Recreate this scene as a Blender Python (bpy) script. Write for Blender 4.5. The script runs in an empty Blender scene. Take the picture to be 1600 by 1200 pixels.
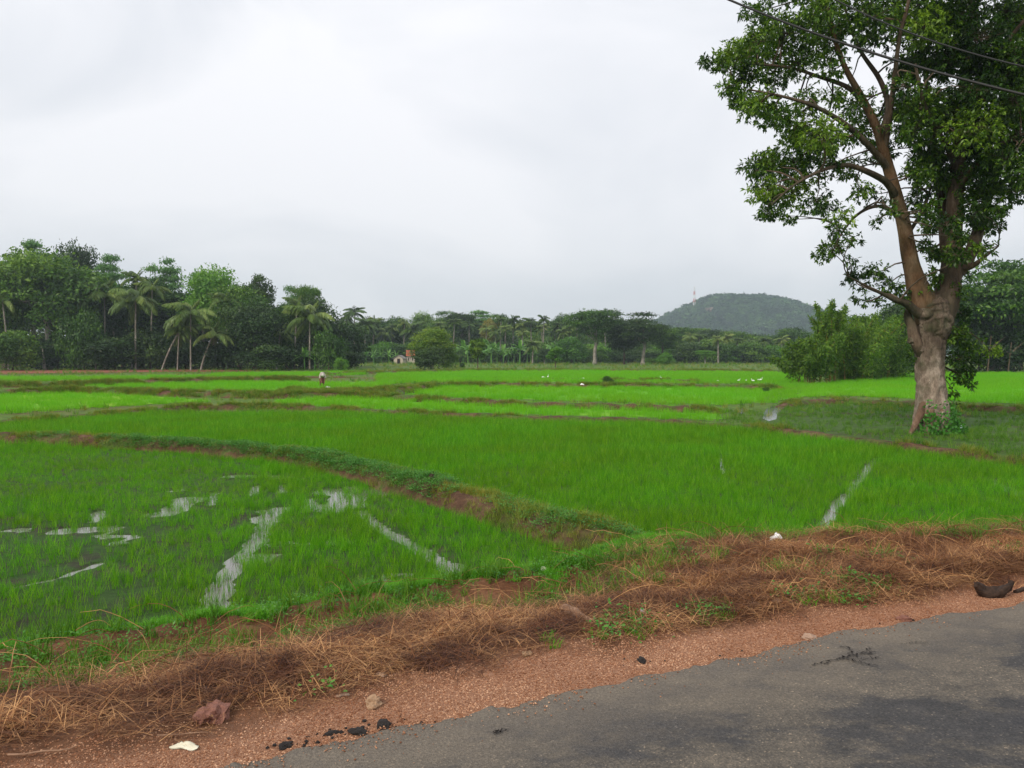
import bpy, bmesh, math, random
import numpy as np
from mathutils import Vector, Matrix, Euler

R = math.radians
rng = np.random.default_rng(7)
random.seed(7)
sc = bpy.context.scene
COL = sc.collection

# ------------------------------------------------------------------ camera
CAMZ, F, PITCH = 1.7, 1280.0, math.atan(46 / 1280)
cam_d = bpy.data.cameras.new('camera'); cam = bpy.data.objects.new('camera', cam_d); COL.objects.link(cam)
cam.location = (0, 0, CAMZ); cam.rotation_euler = (R(90) - PITCH, 0, 0)
cam_d.sensor_width = 36; cam_d.lens = 36 * F / 1600; cam_d.clip_start = 0.05; cam_d.clip_end = 20000
sc.camera = cam

# ------------------------------------------------------------------ sky, sun, exposure
SUN_EL, SUN_AZ = R(38), R(-140)          # azimuth measured from +y towards +x: behind the viewer, to the left
world = bpy.data.worlds.new('World'); sc.world = world; world.use_nodes = True
nt = world.node_tree; N = nt.nodes; L = nt.links; N.clear()
out = N.new('ShaderNodeOutputWorld'); bg = N.new('ShaderNodeBackground')
sky = N.new('ShaderNodeTexSky'); sky.sky_type = 'NISHITA'; sky.sun_disc = False
sky.sun_elevation = SUN_EL; sky.sun_rotation = SUN_AZ; sky.air_density = 1.0; sky.dust_density = 2.5
tc = N.new('ShaderNodeTexCoord')
mp = N.new('ShaderNodeMapping'); mp.inputs['Scale'].default_value = (1.0, 1.0, 2.3)
n1 = N.new('ShaderNodeTexNoise'); n1.inputs['Scale'].default_value = 1.9; n1.inputs['Detail'].default_value = 5; n1.inputs['Roughness'].default_value = 0.5
n1.inputs['Distortion'].default_value = 0.5
rmp = N.new('ShaderNodeValToRGB'); e = rmp.color_ramp.elements
e[0].position = 0.36; e[0].color = (6.3, 6.5, 6.95, 1)
e[1].position = 0.60; e[1].color = (8.3, 8.25, 8.5, 1)
sep = N.new('ShaderNodeSeparateXYZ')
grad = N.new('ShaderNodeMapRange'); grad.inputs['From Min'].default_value = 0.0; grad.inputs['From Max'].default_value = 0.6
grad.inputs['To Min'].default_value = 0.98; grad.inputs['To Max'].default_value = 1.15
mul = N.new('ShaderNodeMixRGB'); mul.blend_type = 'MULTIPLY'; mul.inputs[0].default_value = 1
mixs = N.new('ShaderNodeMixRGB'); mixs.inputs[0].default_value = 0.93
L.new(tc.outputs['Generated'], mp.inputs[0]); L.new(mp.outputs[0], n1.inputs[0]); L.new(n1.outputs[0], rmp.inputs[0])
L.new(tc.outputs['Generated'], sep.inputs[0]); L.new(sep.outputs[2], grad.inputs[0])
L.new(rmp.outputs[0], mul.inputs[1]); L.new(grad.outputs[0], mul.inputs[2])
L.new(sky.outputs[0], mixs.inputs[1]); L.new(mul.outputs[0], mixs.inputs[2])
L.new(mixs.outputs[0], bg.inputs[0]); bg.inputs[1].default_value = 0.075
L.new(bg.outputs[0], out.inputs[0])

sd = bpy.data.lights.new('sun', 'SUN'); sun = bpy.data.objects.new('sun', sd); COL.objects.link(sun)
sd.energy = 1.5; sd.angle = R(11); sd.color = (1.0, 0.90, 0.76)
sv = Vector((math.sin(SUN_AZ) * math.cos(SUN_EL), math.cos(SUN_AZ) * math.cos(SUN_EL), math.sin(SUN_EL)))
sun.rotation_euler = (-sv).to_track_quat('-Z', 'Y').to_euler()
sun.location = (0, 0, 60)
sc.view_settings.view_transform = 'Standard'; sc.view_settings.look = 'None'
sc.view_settings.exposure = 0.72; sc.view_settings.gamma = 1; sc.view_settings.use_curve_mapping = False
sc.cycles.max_bounces = 5; sc.cycles.diffuse_bounces = 2; sc.cycles.glossy_bounces = 2
sc.cycles.transmission_bounces = 3; sc.cycles.volume_bounces = 0; sc.cycles.transparent_max_bounces = 4
sc.cycles.use_denoising = True
sc.cycles.use_adaptive_sampling = False; sc.cycles.adaptive_threshold = 0.015

# ------------------------------------------------------------------ helpers
cp, sp = math.cos(PITCH), math.sin(PITCH)
def ray(px, py):
    dx = (px - 800) / F; dz = (600 - py) / F
    return np.array([dx, cp + dz * sp, -sp + dz * cp])
def at(px, py, z):                       # a ground point of height z seen at that place
    d = ray(px, py); t = (z - CAMZ) / d[2]
    return np.array([d[0] * t, d[1] * t, z])
def deep(px, py, Y):                     # a point at distance Y
    d = ray(px, py); t = Y / d[1]
    return np.array([d[0] * t, Y, CAMZ + d[2] * t])
def project(P):
    P = np.asarray(P, float); x, y, z = P[..., 0], P[..., 1], P[..., 2] - CAMZ
    f = y * cp - z * sp; u = y * sp + z * cp
    return 800 + F * x / f, 600 - F * u / f

def hash2(i, j, s):
    h = (i * 374761393 + j * 668265263 + s * 1442695041) & 0xffffffff
    h = ((h ^ (h >> 13)) * 1274126177) & 0xffffffff
    return ((h ^ (h >> 16)) & 0xffff) / 65535.0
def vnoise(x, y, s=0):
    xi = np.floor(x).astype(np.int64); yi = np.floor(y).astype(np.int64)
    fx = x - xi; fy = y - yi; fx = fx * fx * (3 - 2 * fx); fy = fy * fy * (3 - 2 * fy)
    a = hash2(xi, yi, s); b = hash2(xi + 1, yi, s); c = hash2(xi, yi + 1, s); d = hash2(xi + 1, yi + 1, s)
    return (a * (1 - fx) + b * fx) * (1 - fy) + (c * (1 - fx) + d * fx) * fy
def fbm(x, y, s=0, o=4):
    x = np.asarray(x, float); y = np.asarray(y, float); r = 0; a = .5; t = 0
    for k in range(o):
        r = r + a * vnoise(x * 2 ** k, y * 2 ** k, s + k * 17); t += a; a *= .5
    return r / t * 2 - 1

def mesh_np(name, V, Fc, mat=None, v=None, smooth=False):
    """V (n,3); Fc (m,k) one polygon size; v per-vertex variation value"""
    me = bpy.data.meshes.new(name)
    V = np.asarray(V, np.float32); Fc = np.asarray(Fc, np.int32)
    k = Fc.shape[1]
    me.vertices.add(len(V)); me.vertices.foreach_set('co', V.ravel())
    me.loops.add(Fc.size); me.loops.foreach_set('vertex_index', Fc.ravel())
    me.polygons.add(len(Fc)); me.polygons.foreach_set('loop_start', np.arange(0, Fc.size, k, dtype=np.int32))
    me.polygons.foreach_set('loop_total', np.full(len(Fc), k, np.int32))
    if smooth: me.polygons.foreach_set('use_smooth', np.ones(len(Fc), bool))
    me.update(calc_edges=True)
    if v is not None:
        a = me.attributes.new('v', 'FLOAT', 'POINT'); a.data.foreach_set('value', np.asarray(v, np.float32))
    if mat: me.materials.append(mat)
    return me
def link(name, me, parent=None):
    o = bpy.data.objects.new(name, me); COL.objects.link(o)
    if parent is not None: o.parent = parent
    return o
def tag(o, label, cat=None, group=None, kind=None):
    o['label'] = label
    if cat: o['category'] = cat
    if group: o['group'] = group
    if kind: o['kind'] = kind
    return o
def empty(name, loc, rz=0, scale=1):
    o = bpy.data.objects.new(name, None); COL.objects.link(o); o.location = [float(q) for q in loc]
    o.rotation_euler = (0, 0, rz); o.scale = (scale,) * 3 if not hasattr(scale, '__len__') else scale
    o.empty_display_size = .2
    return o

class Geo:                               # gathers quads
    def __init__(s): s.V = []; s.Q = []; s.v = []; s.n = 0
    def add(s, V, Q, v=0.5):
        V = np.asarray(V, float).reshape(-1, 3); Q = np.asarray(Q, int)
        s.V.append(V); s.Q.append(Q + s.n); s.v.append(np.broadcast_to(np.asarray(v, float), (len(V),))); s.n += len(V)
    def tube(s, pts, rad, k=8, v=0.5, bump=0, seed=0):
        pts = np.asarray(pts, float); rad = np.asarray(rad, float); n = len(pts)
        T = np.gradient(pts, axis=0); T /= np.linalg.norm(T, axis=1)[:, None] + 1e-9
        ref = np.array([1.0, 0.13, 0.07]) if abs(T[0][0]) < .8 else np.array([0.1, 1.0, 0.05])
        A = np.cross(T, ref); A /= np.linalg.norm(A, axis=1)[:, None] + 1e-9
        B = np.cross(T, A)
        th = np.linspace(0, 2 * np.pi, k, endpoint=False)
        r = rad[:, None] * (1 + (bump * fbm(np.cos(th)[None] * 1.5 + np.arange(n)[:, None] * .23 + seed, np.sin(th)[None] * 1.5 + seed * 3.1 + 0 * rad[:, None], seed) if bump else 0))
        V = pts[:, None] + r[..., None] * (A[:, None] * np.cos(th)[None, :, None] + B[:, None] * np.sin(th)[None, :, None])
        V = V.reshape(-1, 3)
        i = np.arange(n - 1)[:, None] * k; j = np.arange(k)[None]; j2 = (j + 1) % k
        Q = np.stack([i + j, i + j2, i + k + j2, i + k + j], -1).reshape(-1, 4)
        s.add(V, Q, v)
        for (c, base, flip) in ((pts[0] - T[0] * rad[0] * .3, 0, 1), (pts[-1] + T[-1] * rad[-1] * .3, (n - 1) * k, 0)):
            ring = V[base:base + k]; W = np.vstack([ring, c[None]])
            jj = np.arange(0, k, 2)
            q = np.stack([jj, (jj + 1) % k, (jj + 2) % k, np.full(len(jj), k)], -1)
            if flip: q = q[:, ::-1]
            s.add(W, q, v)
    def box(s, c, d, rz=0, v=.5):
        c = np.asarray(c, float); d = np.asarray(d, float) / 2
        P = np.array([[x, y, z] for z in (-1, 1) for (x, y) in ((-1, -1), (1, -1), (1, 1), (-1, 1))]) * d
        ca, sa = math.cos(rz), math.sin(rz)
        P = P @ np.array([[ca, sa, 0], [-sa, ca, 0], [0, 0, 1]]) + c
        s.add(P, [[3, 2, 1, 0], [4, 5, 6, 7], [0, 1, 5, 4], [1, 2, 6, 5], [2, 3, 7, 6], [3, 0, 4, 7]], v)
    def mesh(s, name, mat, smooth=False):
        return mesh_np(name, np.vstack(s.V), np.vstack(s.Q), mat, np.concatenate(s.v), smooth)

def leaves(C, D, Nn, ln, wd, fold=.15):
    """diamond leaves: C base, D direction, Nn normal, ln length, wd width -> V, Q"""
    D = D / (np.linalg.norm(D, axis=1)[:, None] + 1e-9)
    S = np.cross(D, Nn); S /= np.linalg.norm(S, axis=1)[:, None] + 1e-9
    U = np.cross(S, D)
    ln = np.broadcast_to(ln, (len(C),))[:, None]; wd = np.broadcast_to(wd, (len(C),))[:, None]
    V = np.stack([C, C + D * ln * .45 + S * wd * .5 + U * ln * fold * .5, C + D * ln - U * ln * fold, C + D * ln * .45 - S * wd * .5 + U * ln * fold * .5], 1)
    n = len(C); Q = np.arange(n)[:, None] * 4 + np.arange(4)[None]
    return V.reshape(-1, 3), Q
def rdir(n, g=rng):
    d = g.normal(size=(n, 3)); return d / np.linalg.norm(d, axis=1)[:, None]

def blades(n, h, spread, w, lean, curl, g, base=None, hv=.35, seg=3, sdf=.5):
    """grass blades -> V, Q, v"""
    if base is None:
        base = np.zeros((n, 3)); a = g.uniform(0, 6.283, n); r = spread * np.sqrt(g.uniform(0, 1, n))
        base[:, 0] = np.cos(a) * r; base[:, 1] = np.sin(a) * r
    az = g.uniform(0, 6.283, n); hh = h * (1 + g.uniform(-hv, hv, n)); ln = np.abs(g.normal(lean, lean * sdf, n)); cu = g.uniform(.3, 1.3, n) * curl
    d = np.stack([np.cos(az), np.sin(az), 0 * az], 1); s = np.stack([-np.sin(az), np.cos(az), 0 * az], 1)
    tw = g.uniform(-.9, .9, n); s = s * np.cos(tw)[:, None] + d * np.sin(tw)[:, None]
    P = [base.copy()]; ang = ln.copy()
    for k in range(seg):
        P.append(P[-1] + (d * np.sin(ang)[:, None] + np.array([0, 0, 1.]) * np.cos(ang)[:, None]) * (hh / seg)[:, None]); ang = ang + cu / seg * 1.4
    ws = np.linspace(1, .1, seg + 1) * w
    V = np.stack([np.stack([P[k] - s * ws[k] / 2, P[k] + s * ws[k] / 2], 1) for k in range(seg + 1)], 1)   # n,seg+1,2,3
    V = V.reshape(n, -1, 3); m = V.shape[1]
    q = np.array([[2 * k, 2 * k + 1, 2 * k + 3, 2 * k + 2] for k in range(seg)])
    Q = (np.arange(n)[:, None, None] * m + q[None]).reshape(-1, 4)
    return V.reshape(-1, 3), Q, np.repeat(g.uniform(0, 1, n), m)

# ------------------------------------------------------------------ materials
def mat(name):
    m = bpy.data.materials.new(name); m.use_nodes = True; t = m.node_tree; t.nodes.clear()
    o = t.nodes.new('ShaderNodeOutputMaterial'); return m, t, o
def node(t, kind, **kw):
    n = t.nodes.new(kind)
    for k, v in kw.items():
        if k in n.inputs: n.inputs[k].default_value = v
        else: setattr(n, k, v)
    return n
def ramp(t, src, stops):
    r = t.nodes.new('ShaderNodeValToRGB'); el = r.color_ramp.elements
    while len(el) < len(stops): el.new(.5)
    for i, (p, c) in enumerate(stops):
        el[i].position = p; el[i].color = (*c, 1)
    t.links.new(src, r.inputs[0]); return r.outputs[0]
def noise(t, scale, detail=4, rough=.6, coord=None, w=None):
    n = node(t, 'ShaderNodeTexNoise', Scale=scale, Detail=detail, Roughness=rough)
    if coord is None: coord = node(t, 'ShaderNodeNewGeometry').outputs['Position']
    t.links.new(coord, n.inputs['Vector']); return n.outputs[0]
def mixc(t, f, a, b, mode='MIX'):
    m = node(t, 'ShaderNodeMixRGB', blend_type=mode)
    for s, q in ((m.inputs[0], f), (m.inputs[1], a), (m.inputs[2], b)):
        if hasattr(q, 'links') or isinstance(q, bpy.types.NodeSocket): t.links.new(q, s)
        else: s.default_value = q if not isinstance(q, tuple) else (*q, 1)
    return m.outputs[0]
def bump(t, h, strength, dist):
    b = node(t, 'ShaderNodeBump', Strength=strength, Distance=dist); t.links.new(h, b.inputs['Height']); return b.outputs[0]

def leafmat(name, c0, c1, c2, trans=.35, rough=.5, spec=.3, vary=.6, patch=None):
    """colour runs c0..c1..c2 over per-leaf variation; object random shifts it"""
    m, t, o = mat(name)
    at_ = node(t, 'ShaderNodeAttribute', attribute_name='v'); oi = node(t, 'ShaderNodeObjectInfo')
    mm = node(t, 'ShaderNodeMath', operation='MULTIPLY_ADD'); mm.inputs[1].default_value = vary
    t.links.new(oi.outputs['Random'], mm.inputs[0])
    m2 = node(t, 'ShaderNodeMath', operation='MULTIPLY'); m2.inputs[1].default_value = 1 - vary
    t.links.new(at_.outputs['Fac'], m2.inputs[0]); t.links.new(m2.outputs[0], mm.inputs[2])
    col = ramp(t, mm.outputs[0], [(0.1, c0), (.5, c1), (.9, c2)])
    if patch:
        f = ramp(t, noise(t, patch[0], 3, .55), [(.38, (0, 0, 0)), (.62, (1, 1, 1))])
        col = mixc(t, f, col, mixc(t, 1.0, col, patch[1], 'MULTIPLY'))
    p = node(t, 'ShaderNodeBsdfPrincipled', Roughness=rough); p.inputs['Specular IOR Level'].default_value = spec
    tr = node(t, 'ShaderNodeBsdfTranslucent'); mx = node(t, 'ShaderNodeMixShader'); mx.inputs[0].default_value = trans
    t.links.new(col, p.inputs[0])
    t.links.new(mixc(t, 1.0, col, (1.25, 1.2, .6), 'MULTIPLY'), tr.inputs[0])
    t.links.new(p.outputs[0], mx.inputs[1]); t.links.new(tr.outputs[0], mx.inputs[2]); t.links.new(mx.outputs[0], o.inputs[0])
    return m
def plain(name, c, rough=.7, c2=None, sc_=8, bmp=0, spec=.3, metal=0):
    m, t, o = mat(name); p = node(t, 'ShaderNodeBsdfPrincipled', Roughness=rough, Metallic=metal); p.inputs['Specular IOR Level'].default_value = spec
    co = node(t, 'ShaderNodeTexCoord').outputs['Object']
    n = noise(t, sc_, 5, .65, co)
    t.links.new(ramp(t, n, [(.3, c), (.7, c2 or tuple(min(1, q * 1.35) for q in c))]), p.inputs[0])
    if bmp: t.links.new(bump(t, n, .8, bmp), p.inputs['Normal'])
    t.links.new(p.outputs[0], o.inputs[0]); return m

M = {}
M['rice'] = leafmat('rice_leaf', (.045, .20, .004), (.095, .345, .006), (.22, .49, .015), .42, .5, .2, .5, (.45, (1.05, .84, .82)))
M['rice_far'] = leafmat('rice_leaf_far', (.10, .35, .008), (.14, .43, .010), (.19, .50, .02), .4, .5, .2, .35, (.12, (1.15, .95, .9)))
M['grass'] = leafmat('green_grass', (.05, .14, .012), (.10, .26, .015), (.20, .34, .04), .35, .5, .2, .5, (1.1, (.75, .8, .9)))
M['lush'] = leafmat('lush_grass', (.07, .26, .01), (.11, .36, .015), (.19, .42, .04), .4, .5, .2, .5)
M['weed'] = leafmat('creeping_weed', (.04, .15, .02), (.07, .25, .03), (.14, .32, .05), .3, .45, .3, .5)
M['bundgrass'] = leafmat('bund_grass', (.09, .15, .02), (.18, .27, .03), (.32, .34, .07), .3, .6, .2, .5, (.5, (1.1, .85, .8)))
M['straw'] = leafmat('dry_straw', (.080, .028, .012), (.29, .118, .043), (.74, .43, .19), .2, .6, .25, .15, (1.5, (.30, .21, .18)))
M['leaf_mid'] = leafmat('leaf_mid', (.028, .085, .009), (.085, .20, .02), (.22, .37, .04), .3, .45, .35, .35, (.25, (.65, .7, .8)))
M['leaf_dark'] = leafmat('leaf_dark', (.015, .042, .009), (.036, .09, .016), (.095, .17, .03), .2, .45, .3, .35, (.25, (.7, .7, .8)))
M['leaf_pale'] = leafmat('leaf_pale', (.06, .16, .04), (.11, .26, .07), (.19, .36, .11), .3, .5, .3, .35)
M['leaf_bright'] = leafmat('leaf_bright', (.05, .15, .012), (.09, .25, .02), (.17, .35, .04), .35, .45, .3, .35)
M['leaf_yellow'] = leafmat('leaf_yellow', (.10, .12, .02), (.19, .20, .03), (.30, .28, .05), .3, .5, .3, .35)
M['leaf_palm'] = leafmat('leaf_palm', (.05, .10, .016), (.11, .19, .03), (.26, .33, .08), .25, .45, .35, .5)
M['leaf_bamboo'] = leafmat('leaf_bamboo', (.045, .11, .010), (.11, .22, .018), (.26, .37, .04), .35, .5, .25, .35)
M['leaf_banana'] = leafmat('leaf_banana', (.06, .18, .03), (.11, .28, .04), (.20, .36, .08), .35, .4, .35, .4)
M['leaf_hill'] = leafmat('leaf_hill', (.014, .05, .016), (.035, .10, .028), (.09, .18, .05), .1, .7, .1, .9, (.02, (.62, .66, .72)))
M['leaf_big'] = leafmat('leaf_rain_tree', (.018, .054, .007), (.072, .165, .013), (.26, .41, .035), .36, .4, .4, .15, (.5, (.65, .7, .75)))

def barkmat(name, c0, c1, c2, sc_=3.0, stretch=(1, 1, .25), b=.03):
    m, t, o = mat(name); co = node(t, 'ShaderNodeTexCoord').outputs['Object']
    mp = node(t, 'ShaderNodeMapping'); mp.inputs['Scale'].default_value = stretch; t.links.new(co, mp.inputs[0])
    n = noise(t, sc_, 8, .7, mp.outputs[0]); n2 = noise(t, sc_ * 6, 6, .75, mp.outputs[0]); n3 = noise(t, sc_ * .35, 3, .5, co)
    col = ramp(t, n, [(.3, c0), (.5, c1), (.68, c2)])
    col = mixc(t, .5, col, ramp(t, n2, [(.3, (.25, .22, .2)), (.6, (1, 1, 1))]), 'MULTIPLY')
    col = mixc(t, ramp(t, n3, [(.45, (0, 0, 0)), (.62, (.5, .5, .5))]), col, (.045, .055, .03))
    p = node(t, 'ShaderNodeBsdfPrincipled', Roughness=.85); p.inputs['Specular IOR Level'].default_value = .15
    t.links.new(col, p.inputs[0]); ad = node(t, 'ShaderNodeMath', operation='ADD'); t.links.new(n, ad.inputs[0]); t.links.new(n2, ad.inputs[1])
    t.links.new(bump(t, ad.outputs[0], 1.0, b), p.inputs['Normal']); t.links.new(p.outputs[0], o.inputs[0]); return m
M['bark'] = barkmat('grey_brown_bark', (.05, .034, .024), (.12, .085, .06), (.23, .175, .13))
M['bark_big'] = barkmat('rain_tree_bark', (.075, .042, .028), (.20, .125, .082), (.42, .30, .215), 2.4, (1, 1, .3), .05)
def lowbark():
    m, t, o = mat('scarred_bark'); co = node(t, 'ShaderNodeTexCoord').outputs['Object']; sx = node(t, 'ShaderNodeSeparateXYZ'); t.links.new(co, sx.inputs[0])
    mp = node(t, 'ShaderNodeMapping'); mp.inputs['Scale'].default_value = (1, 1, .35); t.links.new(co, mp.inputs[0])
    n = noise(t, 2.6, 8, .7, mp.outputs[0]); n2 = noise(t, 13, 7, .75, mp.outputs[0]); n4 = noise(t, 4.5, 6, .8, co)
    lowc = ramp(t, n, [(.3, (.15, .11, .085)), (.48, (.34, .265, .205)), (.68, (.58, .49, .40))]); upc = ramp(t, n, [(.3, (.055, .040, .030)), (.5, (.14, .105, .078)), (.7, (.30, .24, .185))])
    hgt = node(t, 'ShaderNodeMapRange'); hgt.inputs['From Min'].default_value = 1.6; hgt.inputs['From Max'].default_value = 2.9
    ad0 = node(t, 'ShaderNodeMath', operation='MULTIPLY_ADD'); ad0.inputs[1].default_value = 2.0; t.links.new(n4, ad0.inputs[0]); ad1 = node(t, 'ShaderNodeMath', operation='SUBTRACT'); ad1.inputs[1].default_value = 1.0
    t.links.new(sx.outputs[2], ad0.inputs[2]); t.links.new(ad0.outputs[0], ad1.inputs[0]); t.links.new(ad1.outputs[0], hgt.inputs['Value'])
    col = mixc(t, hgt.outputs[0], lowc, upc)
    v = node(t, 'ShaderNodeTexVoronoi', Scale=9.0); mq = node(t, 'ShaderNodeMapping'); mq.inputs['Scale'].default_value = (1, 1, .8); t.links.new(co, mq.inputs[0]); t.links.new(mq.outputs[0], v.inputs['Vector'])
    pit = ramp(t, v.outputs['Distance'], [(.10, (.10, .08, .07)), (.22, (1, 1, 1))]); col = mixc(t, ramp(t, n, [(.45, (0, 0, 0)), (.6, (.9, .9, .9))]), col, mixc(t, 1.0, col, pit, 'MULTIPLY'))
    col = mixc(t, .65, col, ramp(t, n2, [(.34, (.2, .17, .15)), (.56, (1, 1, 1))]), 'MULTIPLY')
    col = mixc(t, ramp(t, noise(t, 1.4, 4, .6, co), [(.52, (0, 0, 0)), (.66, (.55, .55, .55))]), col, (.05, .065, .025))
    p = node(t, 'ShaderNodeBsdfPrincipled', Roughness=.9); p.inputs['Specular IOR Level'].default_value = .12; t.links.new(col, p.inputs[0])
    ad = node(t, 'ShaderNodeMath', operation='ADD'); t.links.new(n2, ad.inputs[0]); t.links.new(n, ad.inputs[1]); t.links.new(bump(t, ad.outputs[0], 1.0, .07), p.inputs['Normal']); t.links.new(p.outputs[0], o.inputs[0]); return m
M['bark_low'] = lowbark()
M['bark_orange'] = barkmat('orange_lichened_bark', (.06, .036, .022), (.17, .095, .05), (.27, .18, .115), 2.4, (1, 1, .4), .04)
M['bark_dk'] = barkmat('dark_limb_bark', (.04, .028, .02), (.11, .075, .052), (.24, .175, .125), 2.4, (1, 1, .3), .05)
M['bark_pale'] = barkmat('pale_bark', (.16, .14, .11), (.30, .27, .23), (.48, .45, .40), 4)
M['bamboo_culm'] = barkmat('bamboo_culm', (.18, .12, .03), (.34, .23, .06), (.42, .34, .12), 6)

def soilmat(name, c0, c1, c2, green=None, gscale=1.2, gth=.5, b=.02, fine=14, wet=.9):
    m, t, o = mat(name)
    n = noise(t, 2.2, 9, .7); n2 = noise(t, fine, 8, .75); n3 = noise(t, gscale, 6, .65)
    col = ramp(t, n, [(.3, c0), (.5, c1), (.7, c2)])
    col = mixc(t, .7, col, ramp(t, n2, [(.32, (.35, .33, .32)), (.6, (1.1, 1.08, 1.05))]), 'MULTIPLY')
    if green:
        f = ramp(t, n3, [(gth - .06, (0, 0, 0)), (gth + .06, (1, 1, 1))])
        g2 = mixc(t, 1.0, ramp(t, n2, [(.35, (.5, .55, .5)), (.65, (1.3, 1.25, 1.1))]), green, 'MULTIPLY')
        col = mixc(t, f, col, g2)
    p = node(t, 'ShaderNodeBsdfPrincipled', Roughness=wet); p.inputs['Specular IOR Level'].default_value = .2
    t.links.new(col, p.inputs[0]); ad = node(t, 'ShaderNodeMath', operation='ADD'); t.links.new(n, ad.inputs[0]); t.links.new(n2, ad.inputs[1])
    t.links.new(bump(t, ad.outputs[0], 1.0, b), p.inputs['Normal']); t.links.new(p.outputs[0], o.inputs[0]); return m
M['verge'] = soilmat('red_verge_soil', (.085, .036, .018), (.17, .075, .036), (.30, .15, .08), b=.03, fine=30)
_m = M['verge']; _t = _m.node_tree; _p = [n for n in _t.nodes if n.type == 'BSDF_PRINCIPLED'][0]; _src = _p.inputs[0].links[0].from_socket
_a = node(_t, 'ShaderNodeAttribute', attribute_name='v'); _mr = node(_t, 'ShaderNodeMapRange'); _mr.inputs['From Min'].default_value = 1.7; _mr.inputs['From Max'].default_value = 2.25; _t.links.new(_a.outputs['Fac'], _mr.inputs['Value'])
_gr = ramp(_t, noise(_t, 55, 5, .8), [(.3, (.20, .09, .05)), (.5, (.38, .19, .11)), (.68, (.56, .33, .22))])
_t.links.new(mixc(_t, _mr.outputs[0], _gr, _src), _p.inputs[0])
M['bund'] = soilmat('bund_soil', (.05, .028, .016), (.11, .062, .035), (.19, .115, .066), (.07, .13, .02), .8, .52, .04, 9)
M['bund_bare'] = soilmat('bare_bund_soil', (.06, .032, .020), (.125, .068, .04), (.21, .13, .08), (.07, .11, .02), .8, .56, .05, 11)
M['mud'] = soilmat('paddy_mud', (.020, .020, .010), (.038, .036, .018), (.07, .062, .036), (.028, .07, .008), 1.5, .46, .02, 10, .75)
M['ground'] = soilmat('grassy_ground', (.05, .10, .015), (.09, .17, .022), (.15, .20, .04), (.13, .10, .045), .09, .60, .02, 3)
M['meadow'] = soilmat('weedy_meadow', (.035, .07, .012), (.055, .12, .016), (.085, .16, .028), (.055, .045, .02), .35, .56, .02, 5)  # colour darkened all over to carry the big tree's shade
M['laterite'] = soilmat('laterite_track', (.16, .06, .035), (.26, .10, .055), (.34, .16, .09), (.10, .12, .03), .12, .66, .02, 2)
M['paddy'] = soilmat('far_rice', (.085, .30, .008), (.11, .36, .010), (.15, .42, .014), (.16, .40, .015), .08, .55, .03, 4)
M['paddy_yellow'] = soilmat('yellow_rice', (.17, .34, .01), (.21, .40, .014), (.25, .45, .02), (.15, .38, .015), .08, .55, .03, 4)

def water_mat():
    m, t, o = mat('paddy_water'); p = node(t, 'ShaderNodeBsdfPrincipled', Roughness=.03); p.inputs['Base Color'].default_value = (.13, .125, .10, 1)
    p.inputs['IOR'].default_value = 1.33; p.inputs['Specular IOR Level'].default_value = .9
    t.links.new(bump(t, noise(t, 7, 3, .5), .12, .01), p.inputs['Normal']); t.links.new(p.outputs[0], o.inputs[0]); return m
M['water'] = water_mat()

def asphalt():
    m, t, o = mat('worn_asphalt')
    v = node(t, 'ShaderNodeTexVoronoi', Scale=120.0); geo = node(t, 'ShaderNodeNewGeometry').outputs['Position']; t.links.new(geo, v.inputs['Vector'])
    mp = node(t, 'ShaderNodeMapping'); mp.inputs['Rotation'].default_value = (0, 0, R(-25)); mp.inputs['Scale'].default_value = (.8, 1.3, 1); t.links.new(geo, mp.inputs[0])
    big = noise(t, 1.3, 9, .68, mp.outputs[0]); mid = noise(t, 6, 9, .78); fine = noise(t, 70, 4, .8)
    base = ramp(t, big, [(.34, (.043, .044, .049)), (.48, (.062, .060, .060)), (.53, (.105, .094, .080)), (.66, (.150, .130, .104))])
    base = mixc(t, .55, base, ramp(t, mid, [(.34, (.45, .45, .46)), (.66, (1.4, 1.33, 1.25))]), 'MULTIPLY')
    sp_ = ramp(t, v.outputs['Color'], [(.0, (.5, .5, .5)), (.6, (1, 1, 1)), (.86, (1.45, 1.38, 1.28)), (.95, (3.2, 2.9, 2.5))])
    base = mixc(t, .8, base, sp_, 'MULTIPLY')
    base = mixc(t, .6, base, ramp(t, fine, [(.35, (.55, .55, .55)), (.65, (1.3, 1.3, 1.3))]), 'MULTIPLY')
    av = node(t, 'ShaderNodeAttribute', attribute_name='v'); dn_ = node(t, 'ShaderNodeMath', operation='MULTIPLY_ADD'); dn_.inputs[1].default_value = .22; t.links.new(mid, dn_.inputs[0]); t.links.new(av.outputs['Fac'], dn_.inputs[2])
    base = mixc(t, ramp(t, dn_.outputs[0], [(.12, (.7, .7, .7)), (.22, (0, 0, 0))]), base, mixc(t, 1.0, (.20, .165, .125), ramp(t, fine, [(.35, (.6, .6, .6)), (.65, (1.25, 1.25, 1.25))]), 'MULTIPLY'))
    p = node(t, 'ShaderNodeBsdfPrincipled', Roughness=.78); p.inputs['Specular IOR Level'].default_value = .3
    t.links.new(base, p.inputs[0])
    ad = node(t, 'ShaderNodeMath', operation='ADD'); t.links.new(v.outputs['Distance'], ad.inputs[0]); t.links.new(fine, ad.inputs[1])
    t.links.new(bump(t, ad.outputs[0], .7, .006), p.inputs['Normal']); t.links.new(p.outputs[0], o.inputs[0]); return m
M['asphalt'] = asphalt()
M['crack'] = plain('tar_crack', (.018, .014, .012), .9)
M['gravel'] = leafmat('laterite_gravel', (.20, .085, .042), (.38, .185, .10), (.60, .37, .235), 0, .85, .2, .9, (1.4, (.68, .58, .52)))
M['stone'] = plain('stone', (.30, .17, .09), .85, (.48, .32, .20), 9, .01)
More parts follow.
